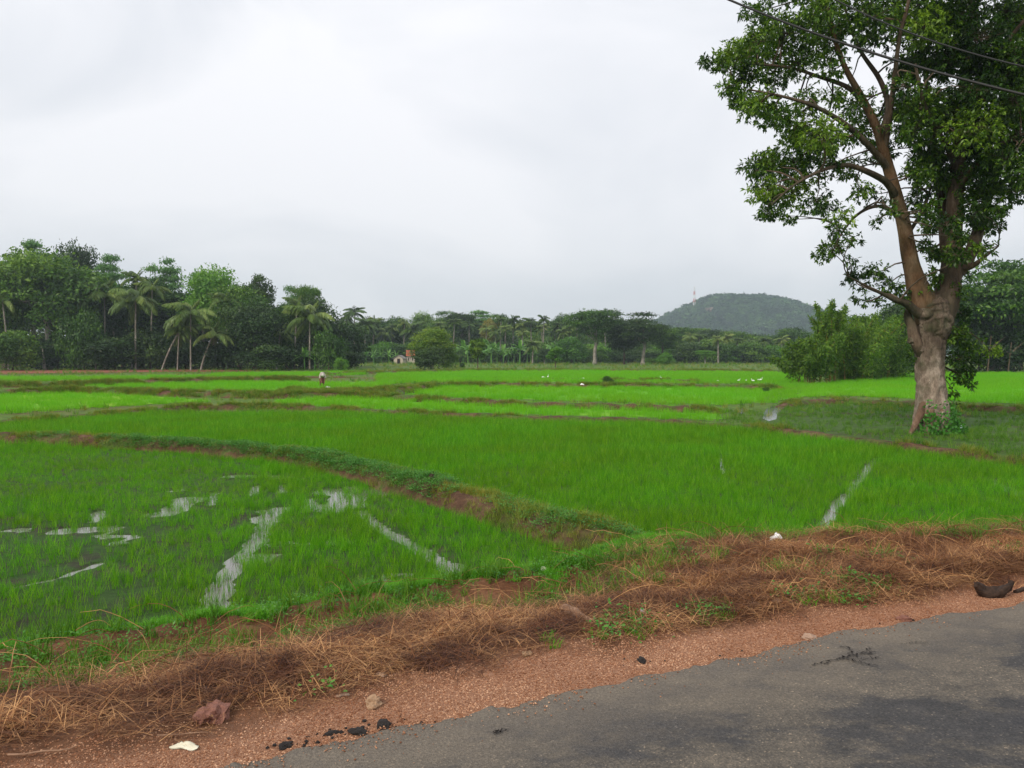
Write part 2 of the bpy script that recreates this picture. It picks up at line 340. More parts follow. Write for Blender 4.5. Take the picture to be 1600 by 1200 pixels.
M['stone_red'] = plain('red_stone', (.17, .07, .05), .85, (.30, .14, .10), 9, .01)
M['tar'] = plain('tar_lump', (.012, .010, .010), .7, (.05, .04, .035), 30, .01)
M['husk'] = plain('dark_husk', (.018, .011, .008), .9, (.06, .034, .022), 26, .01)
M['wood'] = plain('dead_wood', (.16, .085, .05), .85, (.36, .22, .14), 12, .01)
M['plastic'] = plain('white_plastic', (.72, .72, .70), .35, (.85, .85, .84), 12, .004, .5)
M['plastic_blue'] = plain('bluish_plastic', (.45, .55, .68), .35, (.75, .80, .85), 12, .004, .5)
M['paper'] = plain('yellowed_paper', (.55, .50, .36), .7, (.75, .72, .58), 12, .004)
M['dryleaf'] = plain('dry_leaf', (.26, .15, .09), .7, (.46, .32, .24), 12, .004)
M['cable'] = plain('black_cable', (.012, .012, .012), .5)
M['white'] = plain('white_feather', (.75, .75, .72), .8)
M['beak'] = plain('beak', (.45, .32, .05), .5)
M['leg'] = plain('bird_leg', (.03, .03, .025), .6)
M['wall'] = plain('clay_wall', (.42, .36, .28), .9, (.55, .48, .40), 1.5, .02)
M['roof_grey'] = plain('grey_thatch', (.15, .14, .13), .9, (.27, .26, .24), 6, .03)
M['roof_red'] = plain('red_tile_roof', (.34, .09, .045), .8, (.48, .16, .08), 3, .03)
M['dark'] = plain('dark_opening', (.012, .01, .009), .9)
M['tower_red'] = plain('tower_red', (.45, .09, .07), .6)
M['tower_white'] = plain('tower_white', (.65, .65, .65), .6)
M['skin'] = plain('brown_skin', (.16, .075, .04), .6)
M['shirt'] = plain('pale_shirt', (.36, .31, .27), .9, (.48, .42, .36))
M['sarong'] = plain('dark_red_sarong', (.10, .03, .028), .9, (.18, .06, .05))
M['cloth'] = plain('white_cloth', (.42, .40, .36), .9)

# ------------------------------------------------------------------ instancing for stuff
def proto(name, me):                      # a source shape that is not itself in the scene
    return bpy.data.objects.new(name, me)
def scatter(name, P, protos, rot=None, scale=None, idx=None, g=rng):
    P = np.asarray(P, float); n = len(P)
    me = bpy.data.meshes.new(name); me.vertices.add(n); me.vertices.foreach_set('co', P.astype(np.float32).ravel())
    if rot is None: rot = np.stack([0 * P[:, 0], 0 * P[:, 0], g.uniform(0, 6.283, n)], 1)
    if scale is None: scale = g.uniform(.75, 1.25, n)
    if idx is None: idx = g.integers(0, len(protos), n)
    a = me.attributes.new('rot', 'FLOAT_VECTOR', 'POINT'); a.data.foreach_set('vector', rot.astype(np.float32).ravel())
    a = me.attributes.new('scl', 'FLOAT', 'POINT'); a.data.foreach_set('value', scale.astype(np.float32))
    a = me.attributes.new('pick', 'INT', 'POINT'); a.data.foreach_set('value', idx.astype(np.int32))
    o = link(name, me)
    ng = bpy.data.node_groups.new(name + '_nodes', 'GeometryNodeTree')
    ng.interface.new_socket('Geometry', in_out='INPUT', socket_type='NodeSocketGeometry')
    ng.interface.new_socket('Geometry', in_out='OUTPUT', socket_type='NodeSocketGeometry')
    gi = ng.nodes.new('NodeGroupInput'); go = ng.nodes.new('NodeGroupOutput')
    ip = ng.nodes.new('GeometryNodeInstanceOnPoints'); ip.inputs['Pick Instance'].default_value = True
    jn = ng.nodes.new('GeometryNodeJoinGeometry')
    for pr in reversed(protos):
        oi = ng.nodes.new('GeometryNodeObjectInfo'); oi.inputs['Object'].default_value = pr; oi.inputs['As Instance'].default_value = True
        ng.links.new(oi.outputs['Geometry'], jn.inputs[0])
    def attr(nm, ty):
        q = ng.nodes.new('GeometryNodeInputNamedAttribute'); q.data_type = ty; q.inputs['Name'].default_value = nm; return q.outputs['Attribute']
    ng.links.new(gi.outputs[0], ip.inputs['Points']); ng.links.new(jn.outputs[0], ip.inputs['Instance'])
    ng.links.new(attr('pick', 'INT'), ip.inputs['Instance Index'])
    e2r = ng.nodes.new('FunctionNodeEulerToRotation'); ng.links.new(attr('rot', 'FLOAT_VECTOR'), e2r.inputs[0]); ng.links.new(e2r.outputs[0], ip.inputs['Rotation'])
    ng.links.new(attr('scl', 'FLOAT'), ip.inputs['Scale'])
    ng.links.new(ip.outputs[0], go.inputs[0])
    md = o.modifiers.new('scatter', 'NODES'); md.node_group = ng
    return o
def tuft(name, m, n, h, spread, w, lean, curl, seed, hv=.35, seg=3):
    g = np.random.default_rng(seed); V, Q, v = blades(n, h, spread, w, lean, curl, g, hv=hv, seg=seg)
    return proto(name, mesh_np(name, V, Q, m, v))

# ------------------------------------------------------------------ terrain
ZF = -0.80                                # water level of the near paddies
def sheet(name, pts, z, m, n=None):
    me = bpy.data.meshes.new(name); me.from_pydata([(float(p[0]), float(p[1]), z) for p in pts], [], [tuple(range(len(pts)))]); me.materials.append(m)
    me.update()
    if me.polygons[0].normal.z < 0: me.flip_normals()
    return link(name, me)
tag(sheet('ground', [(-1500, -150), (1500, -150), (1500, 2000), (-1500, 2000)], -0.90, M['ground']), 'flat green and brown farmland reaching to the wood', kind='structure')

def interp_line(pts, px):                 # pixel polyline (px,py,z) -> world points, straight on beyond its ends
    pts = np.asarray(pts, float); out_ = []
    for p in np.atleast_1d(px):
        q = min(max(p, pts[0, 0]), pts[-1, 0])
        w = at(q, np.interp(q, pts[:, 0], pts[:, 1]), np.interp(q, pts[:, 0], pts[:, 2]))
        if q != p:
            e0, e1 = (0, 1) if p < q else (-2, -1)
            a = at(*pts[e0]); b = at(*pts[e1]); w = w + (b - a) / (pts[e1, 0] - pts[e0, 0]) * (p - q) * np.array([1, 1, 0])
        out_.append(w)
    return np.array(out_)
E_ = [(330, 1200, 0), (480, 1163, 0), (640, 1130, 0), (800, 1097, 0), (1000, 1054, 0), (1170, 1020, 0), (1300, 987, 0), (1450, 962, 0), (1600, 940, 0)]
G_ = [(200, 1165, -.04), (330, 1150, -.04), (430, 1115, -.04), (560, 1075, -.04), (700, 1050, -.04), (800, 1030, -.04), (880, 1003, -.04), (1000, 1003, -.04), (1100, 985, -.04), (1250, 966, -.04), (1400, 938, -.04), (1600, 906, -.04)]
M_ = [(0, 1120, -.10), (240, 1090, -.10), (430, 1055, -.10), (600, 1012, -.10), (800, 978, -.12), (900, 965, -.15), (1000, 935, -.08), (1200, 922, -.04), (1400, 902, -.04), (1600, 876, -.04)]
D_ = [(0, 1062, -.42), (240, 1022, -.48), (400, 1000, -.5), (500, 982, -.5), (650, 965, -.5), (800, 950, -.48), (900, 930, -.42), (1000, 890, -.2), (1100, 878, -.14), (1300, 872, -.14), (1600, 852, -.14)]
C_ = [(0, 1020, -.5), (120, 1000, -.46), (240, 981, -.42), (400, 962, -.46), (550, 927, -.42), (700, 911, -.42), (850, 889, -.36), (950, 862, -.3), (1050, 838, -.22), (1200, 843, -.24), (1400, 837, -.26), (1600, 828, -.28)]
cols = np.arange(-700, 2500, 3.0)
LE, LG, LM, LD, LC = [interp_line(q, cols) for q in (E_, G_, M_, D_, C_)]
LE[:, 1] += .06 * fbm(cols / 40, cols * 0, 3) + .014 * fbm(cols / 9, cols * 0, 4)
LR = LE + np.array([.12, -.25, -.06]); LE0 = LE + np.array([0, 0, -.035])
LF1 = LC + np.array([-.06, .26, -.06]); LF = LC + np.array([-.14, .60, 0]); LF[:, 2] = -.92
rings = [LR, LE0, LG, LM, LD, LC, LF1, LF]; nrow = [4, 26, 24, 28, 26, 10, 10]
rows = []
for k in range(len(rings) - 1):
    a, b = rings[k], rings[k + 1]
    for s in np.linspace(0, 1, nrow[k], endpoint=False):
        ss = s * s * (3 - 2 * s) if k >= 2 else s
        p = a * (1 - s) + b * s; p[:, 2] = a[:, 2] * (1 - ss) + b[:, 2] * ss; rows.append(p)
rows.append(rings[-1]); VG = np.array(rows); nr, nc = VG.shape[:2]
rowk = np.concatenate([np.full(n_, k) + np.linspace(0, 1, n_, endpoint=False) for k, n_ in enumerate(nrow)] + [[7.0]])
X, Y = VG[..., 0], VG[..., 1]
amp = np.interp(rowk, [0, 1, 2, 3, 4, 5, 6, 7], [0, .006, .03, .07, .06, .06, .06, .03])[:, None]
VG[..., 2] += amp * fbm(X * 1.6, Y * 1.6, 11, 5) + amp * .5 * fbm(X * 7, Y * 7, 12, 3)
VG[..., 1] += amp * 1.2 * fbm(X * 2.1, Y * 2.1, 14, 4)
def gridfaces(nr, nc):
    i = np.arange(nr - 1)[:, None] * nc; j = np.arange(nc - 1)[None]
    return np.stack([i + j, i + j + 1, i + nc + j + 1, i + nc + j], -1).reshape(-1, 4)
verge = link('verge', mesh_np('verge', VG.reshape(-1, 3), gridfaces(nr, nc), M['verge'], v=np.repeat(rowk, nc) + .5 * fbm(X * 1.7, Y * 1.7, 19, 4).ravel(), smooth=True))
tag(verge, 'red earth roadside verge sloping from the asphalt to the paddy', kind='structure')
tri_area = np.linalg.norm(np.cross(VG[1:, :-1] - VG[:-1, :-1], VG[:-1, 1:] - VG[:-1, :-1]), axis=-1)
def sample_verge(n, k0, k1, g=rng, x0=-6, x1=9):
    w = tri_area * ((rowk[:-1] >= k0) & (rowk[:-1] < k1))[:, None] * ((X[:-1, :-1] > x0) & (X[:-1, :-1] < x1))
    c = np.cumsum(w.ravel()); i = np.searchsorted(c, g.uniform(0, c[-1], n)); r, c_ = np.divmod(i, nc - 1)
    u, v_ = g.uniform(0, 1, n)[:, None], g.uniform(0, 1, n)[:, None]
    a, b, d, e_ = VG[r, c_], VG[r, c_ + 1], VG[r + 1, c_], VG[r + 1, c_ + 1]
    return (a * (1 - u) + b * u) * (1 - v_) + (d * (1 - u) + e_ * u) * v_, rowk[r] + v_[:, 0] * .04
# road
rr = []
for s in np.concatenate([[0, .004], np.linspace(.02, 1, 12)]):
    p = LE + np.array([2.9, -6.3, 0]) * s; p[:, 2] = -.03 if s == 0 else 0
    if s == 0: p = p + np.array([-.004, .012, 0])
    rr.append(p)
RG = np.array(rr); rs_ = np.concatenate([[0, .004], np.linspace(.02, 1, 12)]); RG[1:, :, 2] += .004 * fbm(RG[1:, :, 0] * .8, RG[1:, :, 1] * .8, 9)
tag(link('road', mesh_np('road', RG.reshape(-1, 3), gridfaces(*RG.shape[:2])[:, ::-1], M['asphalt'], v=np.repeat(rs_, RG.shape[1]), smooth=True)), 'worn grey asphalt road in the lower right corner', kind='structure')
# branching tar crack in the asphalt
def ribbon(g, pts, w, z):
    pts = np.asarray(pts, float); T = np.gradient(pts, axis=0); S = np.stack([-T[:, 1], T[:, 0]], 1); S /= np.linalg.norm(S, axis=1)[:, None]
    w = np.broadcast_to(w, (len(pts),))[:, None] * (1 + .7 * rng.uniform(-1, 1, (len(pts), 1)))
    V = np.empty((len(pts), 2, 3)); V[:, 0, :2] = pts - S * w / 2; V[:, 1, :2] = pts + S * w / 2; V[..., 2] = z
    i = np.arange(len(pts) - 1) * 2; g.add(V, np.stack([i, i + 1, i + 3, i + 2], 1))
def wiggle(a, b, n=14, amp_=.02):
    t_ = np.linspace(0, 1, n)[:, None]; p = np.array(a[:2]) * (1 - t_) + np.array(b[:2]) * t_
    return p + rng.normal(0, amp_, p.shape) * np.sin(t_ * np.pi) ** .5
cr = Geo()
for a, b, w in [((1268, 1041), (1310, 1031), .012), ((1310, 1031), (1330, 1026), .022), ((1330, 1026), (1328, 1014), .01), ((1328, 1014), (1315, 1012), .006), ((1330, 1026), (1368, 1020), .016), ((1345, 1022), (1360, 1014), .01), ((1322, 1030), (1350, 1038), .012), ((1350, 1038), (1372, 1042), .008), ((1340, 1032), (1375, 1028), .009), ((1407, 1008), (1430, 1005), .006), ((1430, 1005), (1450, 1006), .006), ((1296, 1034), (1288, 1040), .008),
                ((770, 1146), (790, 1143), .012)]:
    ribbon(cr, wiggle(at(*a, 0), at(*b, 0), 20, .012), w * .5, .009)
tag(link('road_crack', cr.mesh('road_crack', M['crack'])), 'dark branching crack in the asphalt near the road edge', kind='structure')

# ---- near paddies: mud sheet, water sheet
B1 = [(-150, 671), (0, 675), (150, 680), (300, 688), (430, 699), (520, 712), (600, 730), (680, 751), (760, 773), (850, 797), (930, 817), (1000, 838), (1060, 852)]
B2 = [(-150, 664), (0, 656), (150, 646), (300, 632), (420, 631), (560, 638), (700, 645), (850, 650), (1000, 653), (1150, 661), (1300, 677), (1450, 696), (1600, 714), (1750, 733)]
Fy = lambda x: np.interp(x, LF[:, 0], LF[:, 1])
def world_line(px, z):
    return np.array([at(a, b, z) for a, b in px])
W1, W2 = world_line(B1, -.5), world_line(B2, -.55)
def dist_poly(P, W):
    """distance in the ground plane to a polyline"""
    d = np.full(len(P), 1e9)
    for a, b in zip(W[:-1, :2], W[1:, :2]):
        ab = b - a; t_ = np.clip(((P[:, :2] - a) @ ab) / (ab @ ab), 0, 1); d = np.minimum(d, np.linalg.norm(P[:, :2] - a - t_[:, None] * ab, axis=1))
    return d
# where open water shows: (polyline in the photo, half width in metres)
WATER_A = [([(322, 1000), (325, 970), (350, 905), (385, 865), (410, 830), (440, 795)], .13), ([(440, 795), (430, 800), (415, 815)], .22),
           ([(250, 805), (272, 798), (297, 780)], .26), ([(100, 830), (165, 826)], .22), ([(360, 745), (420, 744), (480, 752)], .22), ([(395, 775), (400, 760)], .1), ([(330, 790), (336, 770)], .07), ([(440, 770), (446, 758)], .1), ([(480, 800), (486, 780)], .12), ([(150, 815), (156, 800)], .1), ([(520, 768), (560, 768), (620, 772)], .42), ([(540, 790), (545, 770)], .34),
           ([(560, 800), (600, 830), (640, 850), (665, 865)], .13), ([(665, 865), (690, 880), (718, 905)], .10), ([(712, 885), (720, 905)], .10), ([(620, 772), (700, 790)], .16),
           ([(20, 920), (90, 905), (160, 880)], .05), ([(520, 800), (500, 790)], .18)]
WATER_B = [([(1278, 838), (1300, 800), (1330, 765), (1350, 740), (1368, 716)], .11), ([(1545, 750), (1575, 765), (1600, 775)], .16), ([(1120, 735), (1150, 732)], .16), ([(1127, 690), (1135, 678)], .14), ([(1130, 740), (1124, 712)], .07), ([(1345, 745), (1366, 718)], .10)]
MUDS = [([(0, 835), (120, 848), (230, 835)], .6), ([(60, 905), (120, 890)], .35), ([(160, 950), (180, 935)], .3), ([(130, 890), (160, 860)], .25), ([(340, 835), (375, 820), (400, 800)], .16), ([(315, 720), (400, 731)], .12), ([(300, 795), (390, 800)], .12), ([(335, 905), (365, 865)], .10), ([(340, 975), (300, 960), (230, 970)], .2), ([(580, 815), (640, 842)], .12), ([(690, 865), (740, 870)], .1), ([(170, 935), (200, 930)], .25), ([(1255, 835), (1275, 820)], .08), ([(1040, 800), (1060, 790)], .05)]
def wdist(P, feats):
    best = np.full(len(P), 9.0)
    for pl, hw in feats: hw = hw * .72; best = np.minimum(best, dist_poly(P, world_line(pl, ZF)) / hw)
    return best
def mud_z(P):
    x, y = P[:, 0], P[:, 1]
    nz = fbm(x * 1.3, y * 1.3, 21, 4)
    z = ZF + .018 + .012 * nz
    w = wdist(P, WATER_A + WATER_B) + .6 * fbm(x * 3, y * 3, 22, 3)
    z = np.where(w < 1, ZF - .03, np.where(w < 1.5, ZF - .03 + (w - 1) / .5 * .048, z))
    # thin hollows elsewhere in the wetter left field
    px, py = project(np.c_[x, y, np.full(len(x), ZF)])
    hol = (nz < -.50) & (px < 700) & (py > 730)
    return np.where(hol, ZF - .01, z)
gx = np.arange(-26, 26, .09); gy = np.arange(5.2, 34, .09)
GX, GY = np.meshgrid(gx, gy); P = np.c_[GX.ravel(), GY.ravel(), np.full(GX.size, ZF)]
P[:, 2] = mud_z(P)
P2x, P2y = project(np.c_[P[:, :2], np.full(len(P), ZF)])
far2 = np.interp(P[:, 0], W2[:, 0], W2[:, 1])
keep = (P[:, 1] < far2 + .05) & (P[:, 1] > Fy(P[:, 0]) - .5)
Fq = gridfaces(len(gy), len(gx)); Fq = Fq[keep[Fq].all(1)]
used = np.unique(Fq); rem = np.zeros(len(P), int); rem[used] = np.arange(len(used))
tag(link('paddy_mud', mesh_np('paddy_mud', P[used], rem[Fq], M['mud'], smooth=True)), 'dark wet mud of the two nearest paddies', kind='structure')
wp = [(-26, Fy(-26) - .3)] + [(x, Fy(x) - .3) for x in np.arange(-20, 21, 2.)] + [(26, Fy(26) - .3)] + [(w[0], w[1]) for w in W2[::-1] if abs(w[0]) < 26]
tag(sheet('paddy_water', wp, ZF, M['water']), 'shallow still water mirroring the sky between rice shoots', kind='structure')

# ---- earth bunds
def resample(W, step):
    d = np.r_[0, np.cumsum(np.linalg.norm(np.diff(W, axis=0), axis=1))]; n = max(4, int(d[-1] / step))
    s = np.linspace(0, d[-1], n); Wr = np.stack([np.interp(s, d, W[:, k]) for k in range(3)], 1)
    for _ in range(3): Wr[1:-1] = (Wr[:-2] + Wr[2:] + 2 * Wr[1:-1]) / 4
    return Wr
BUNDS = []
def bund(px, ztop, hw, m, label, step=.15, rough=.07, zb=-.9, top=.45):
    W = resample(world_line(px, ztop), step); n = len(W)
    T = np.gradient(W, axis=0); S = np.stack([-T[:, 1], T[:, 0], 0 * T[:, 0]], 1); S /= np.linalg.norm(S, axis=1)[:, None]
    prof = [(-1.35, 0), (-1.1, .25), (-.85, .6), (-.6, .9), (-.35, 1), (-.1, 1.02), (.15, 1), (.4, .98), (.65, .85), (.9, .55), (1.1, .25), (1.35, 0)]
    s_ = np.arange(n) * step
    ww = hw * (1 + .22 * fbm(s_ / 1.5, s_ * 0, 31)); hh = (1 + .16 * fbm(s_ / 1.1, s_ * 0 + 5, 33)) * np.clip(np.minimum(s_, s_[-1] - s_) / 1.2, 0, 1) ** .6
    V = np.empty((len(prof), n, 3))
    for k, (a, b) in enumerate(prof):
        V[k] = W + S * (a * ww)[:, None]; V[k, :, 2] = zb - .02 + (ztop - zb) * b * hh
    nzx = fbm(V[..., 0] * 2.3, V[..., 1] * 2.3, 35, 4); V[..., 2] += rough * nzx * np.array([min(1, b * 1.5 + .1) for a, b in prof])[:, None]
    V[..., 1] += rough * fbm(V[..., 0] * 3, V[..., 1] * 3, 37, 3)
    o = link('earth_bund', mesh_np('earth_bund', V.reshape(-1, 3), gridfaces(len(prof), n), m, smooth=True)); tag(o, label, kind='structure')
    BUNDS.append(V); return V
def on_bund(V, n, u0=0, u1=1, g=rng):
    r = g.uniform(u0 * (V.shape[0] - 1), u1 * (V.shape[0] - 1.001), n); c = g.uniform(0, V.shape[1] - 1.001, n)
    ri, ci = r.astype(int), c.astype(int); fr, fc = (r - ri)[:, None], (c - ci)[:, None]
    return (V[ri, ci] * (1 - fr) + V[ri + 1, ci] * fr) * (1 - fc) + (V[ri, ci + 1] * (1 - fr) + V[ri + 1, ci + 1] * fr) * fc
V1 = bund(B1, -.50, .44, M['bund_bare'], 'brown bund curving between the two nearest paddies', .08, .09)
V2 = bund(B2, -.58, .42, M['bund'], 'brown bund along the far side of the big paddy', .12, .07)
B3 = [(520, 612), (600, 616), (700, 622), (800, 627), (950, 630), (1130, 636)]
B4 = [(600, 612), (645, 604), (680, 599), (800, 598.5), (900, 600), (1060, 600), (1230, 604)]
B5 = [(930, 592), (1040, 592), (1095, 594)]
B6 = [(1222, 629), (1250, 624), (1330, 622.5), (1430, 627), (1520, 633), (1640, 638)]
B7 = [(-60, 611), (120, 606), (300, 611), (430, 613), (560, 612)]
B8 = [(-60, 598), (60, 598), (200, 595), (330, 592), (480, 589)]
B9 = [(500, 583), (620, 579), (740, 577), (960, 577), (1260, 578)]
BX = [(440, 606), (500, 610), (560, 608), (640, 604)]
V3 = bund(B3, -.62, .42, M['bund'], 'thin brown bund crossing the middle paddies', .3, .1)
V4 = bund(B4, -.60, .5, M['bund'], 'curved brown bund beyond the middle paddies', .35, .12)
V5 = bund(B5, -.66, .35, M['bund'], 'faint thin bund among the far paddies', .4, .1)
V6 = bund(B6, -.62, .45, M['bund'], 'dark curved bank behind the tree and the small stream', .2, .1)
V7 = bund(B7, -.55, .6, M['bund'], 'grassy bund in the left middle distance', .3, .14)
V8 = bund(B8, -.55, .7, M['bund'], 'far grassy bund on the left before the wood', .4, .14)
V9 = bund(B9, -.60, .7, M['bund'], 'farthest low bund before the wood', .8, .12)
V11 = bund([(700, 587), (820, 589.5), (935, 591.5)], -.72, .3, M['bund'], 'faint bund line in the far paddies left of centre', .5, .08)
V12 = bund([(1095, 588), (1180, 589), (1262, 588)], -.72, .3, M['bund'], 'faint bund line in the far paddies before the hill', .5, .08)
V13 = bund([(250, 592), (380, 590), (560, 587.5)], -.72, .35, M['bund'], 'faint bund line beyond the farmer', .5, .08)
V10 = bund(BX, -.50, .8, M['bund'], 'raised weedy bund beside the bending farmer', .3, .16)

def field(name_label, top, bot, z, m):
    pts = [at(a, b, z) for a, b in top] + [at(a, b, z) for a, b in bot[::-1]]
    o = sheet('paddy_field', pts, z, m); tag(o, name_label, kind='structure'); return top, bot
FIELDS = [
    field('narrow bright paddy beyond the big paddy', [(430, 625), (500, 620), (560, 617), (700, 624), (850, 630), (1110, 636)], [(430, 630), (560, 637), (700, 643), (850, 648), (1000, 651), (1130, 655)], -.896, M['paddy']),
    field('wide bright paddy in the middle distance', [(610, 609), (680, 602), (800, 601), (1000, 603), (1215, 607)], [(600, 614), (700, 619), (850, 625), (1000, 628), (1120, 632), (1180, 628)], -.892, M['paddy']),
    field('far paddy with white egrets', [(590, 584), (740, 580), (900, 579.5), (1100, 581), (1255, 583)], [(660, 598), (700, 596.5), (900, 597.5), (1100, 598), (1250, 600)], -.888, M['paddy']),
    field('bright paddy where the farmer bends', [(170, 598), (330, 596), (500, 597), (620, 598)], [(130, 604), (300, 608), (430, 610), (505, 607), (600, 603)], -.884, M['paddy']),
    field('yellow green paddy at the left edge', [(-80, 614), (100, 612), (220, 618), (330, 626)], [(-80, 650), (0, 645), (150, 636), (290, 628)], -.880, M['paddy_yellow']),
    field('thin far paddy at the left', [(-60, 590), (150, 589), (330, 587)], [(-60, 595), (60, 595), (200, 592), (330, 590)], -.876, M['paddy']),
    field('bright paddy right of the bamboo', [(1300, 598), (1380, 586), (1440, 583), (1700, 583)], [(1215, 626), (1260, 619), (1330, 618), (1430, 622), (1600, 631), (1700, 635)], -.872, M['paddy']),
    field('far bright strip before the left wood', [(330, 584), (480, 582), (570, 580)], [(330, 588), (480, 587), (570, 585)], -.868, M['paddy']),
]
tag(sheet('laterite_track', [at(*p, -.87)[:2] for p in [(-80, 578), (110, 578), (260, 577.5), (420, 577.5), (420, 580), (260, 581), (110, 583), (-80, 585)]], -.864, M['laterite']), 'bare red earth track along the left wood', kind='structure')
tag(sheet('meadow', [at(*p, -.86)[:2] for p in [(1185, 655), (1205, 634), (1250, 627), (1330, 626), (1430, 630), (1700, 640), (1700, 738), (1600, 722), (1450, 704), (1300, 684), (1200, 670)]], -.860, M['meadow']), 'shaded weedy grass around the big tree', kind='structure')
tag(sheet('stream_water', [at(*p, -.856)[:2] for p in [(1192, 654), (1201, 658), (1213, 655), (1216, 645), (1227, 636), (1240, 632), (1232, 629), (1212, 632), (1199, 638), (1193, 645)]], -.855, M['water']), 'bright bend of a small stream left of the tree', kind='structure')
tag(sheet('stream_water', [at(*p, -.856)[:2] for p in [(1155, 646), (1160, 646), (1161, 636), (1157, 636)]], -.855, M['water']), 'tiny glint of ditch water beyond the bund', kind='structure')

# ------------------------------------------------------------------ rice
def in_band(px, py, top, bot):
    tx, bx = np.asarray(top, float), np.asarray(bot, float)
    return (px > min(tx[0, 0], bx[0, 0])) & (px < max(tx[-1, 0], bx[-1, 0])) & (py > np.interp(px, tx[:, 0], tx[:, 1])) & (py < np.interp(px, bx[:, 0], bx[:, 1]))
def cand(x0, x1, y0, y1, dens, g):
    n = int((x1 - x0) * (y1 - y0) * dens); P = np.c_[g.uniform(x0, x1, n), g.uniform(y0, y1, n), np.full(n, ZF)]
    return P
g1 = np.random.default_rng(101)
P = cand(-25, 25, 5.5, 34, 330, g1)
d1 = dist_poly(P, W1); d2y = np.interp(P[:, 0], W2[:, 0], W2[:, 1])
px, py = project(P)
ok = (P[:, 1] > Fy(P[:, 0]) + .03) & (P[:, 1] < d2y - .35) & (d1 > .5) & (px > -120) & (px < 1720)
P, px, py, d1 = P[ok], px[ok], py[ok], d1[ok]
w1y = np.interp(P[:, 0], W1[:, 0], W1[:, 1]); isA = (P[:, 1] < w1y) & (P[:, 0] < W1[-1, 0])
nz = fbm(P[:, 0] * .9, P[:, 1] * .9, 41, 4); nzf = fbm(P[:, 0] * 4, P[:, 1] * 4, 43, 3)
densA = np.clip(.74 + .45 * nz + .25 * nzf, .12, 1)
sparse = np.clip((520 - px) / 400, 0, 1) * np.clip((py - 770) / 60, 0, 1)          # thinner growth on the left
densA *= (1 - .42 * sparse)
densA *= np.where((py < 770) & (px < 700), 1.25, 1)
densB = np.clip(.95 + .35 * nz, .35, 1)
dens = np.where(isA, densA, densB)
wd = wdist(P, WATER_A + WATER_B) + .75 * nzf; md = wdist(P, MUDS) + .4 * nzf
dens = np.where(wd < 1, np.where(nzf > .05, .42, .12), np.where(wd < 1.4, dens * .7, dens)); dens = np.where(md < 1, dens * .25, dens)
far_thin = np.clip(12 / P[:, 1], .35, 1)
sel = g1.uniform(0, 1, len(P)) < dens * far_thin
P, isA, px, py = P[sel], isA[sel], px[sel], py[sel]
P[:, 2] = np.maximum(ZF - .03, ZF - .02)
rice_p = [tuft('rice_tuft', M['rice'], 9, .15, .04, .0058, .18, .5, 200 + k) for k in range(5)]
scl = g1.uniform(.75, 1.25, len(P)) * np.where(isA, .92, 1.0) * (1 + .22 * fbm(P[:, 0] * .5, P[:, 1] * .5, 47)) * np.clip(P[:, 1] / 16, 1, 1.6)
scl *= np.where((np.abs(py - 740) < 40) & (px < 400), .8, 1)
for nm, m_, lab in (('rice_plants', isA, 'young rice shoots standing in the muddy nearest left paddy'), ('rice_plants', ~isA, 'dense young rice of the big green middle paddy')):
    tag(scatter(nm, P[m_], rice_p, scale=scl[m_], g=g1), lab, 'rice', kind='stuff')
# far rice: patches of blades
rice_f = [tuft('rice_patch', M['rice_far'], 40, .20, .28, .014, .2, .4, 230 + k, seg=2) for k in range(4)]
PP = []
for i, (tp, bt) in enumerate(FIELDS):
    g = np.random.default_rng(300 + i)
    Wt = np.array([at(a, b, -.8) for a, b in tp + bt]); x0, x1, y0, y1 = Wt[:, 0].min(), Wt[:, 0].max(), Wt[:, 1].min(), min(Wt[:, 1].max(), 130)
    Q_ = cand(x0, x1, y0, y1, 3.5, g); qx, qy = project(Q_); s = in_band(qx, qy, tp, bt) & (qx > -60) & (qx < 1660)
    s &= g.uniform(0, 1, len(Q_)) < np.clip(50 / Q_[:, 1], .3, 1)
    PP.append(Q_[s])
PP = np.vstack(PP); PP[:, 2] = -.87
tag(scatter('rice_plants', PP, rice_f, scale=rng.uniform(.8, 1.3, len(PP)) * np.clip(PP[:, 1] / 60, 1, 1.5), g=np.random.default_rng(5)), 'bright green rice of the paddies in the distance', 'rice', kind='stuff')

# ------------------------------------------------------------------ grass and weeds on bunds, bank and meadow
gr_t = [tuft('grass_tuft', M['bundgrass'], 22, .16, .08, .008, .35, .9, 240 + k) for k in range(4)]
gr_l = [tuft('lush_tuft', M['lush'], 26, .06, .06, .007, .45, 1.0, 250 + k) for k in range(4)]
gr_g = [tuft('green_tuft', M['grass'], 18, .20, .06, .009, .3, .8, 260 + k) for k in range(4)]
def weed_proto(seed, m, n=34, r=.12, lf=.032):
    g = np.random.default_rng(seed); C = np.c_[g.normal(0, r * .6, (n, 2)), g.uniform(.005, .09, n)]
    D = rdir(n, g); D[:, 2] = np.abs(D[:, 2]) * .4; Nn = np.tile([0, 0, 1.], (n, 1)) + .5 * rdir(n, g)
    V, Q = leaves(C, D, Nn, g.uniform(.6, 1.2, n) * lf, g.uniform(.6, 1.1, n) * lf * .65)
    return proto('weed_sprig', mesh_np('weed_sprig', V, Q, m, np.repeat(g.uniform(0, 1, n), 4)))
weeds = [weed_proto(270 + k, M['weed']) for k in range(4)]
def cat(*a): return np.vstack(a)
gB = np.random.default_rng(55)
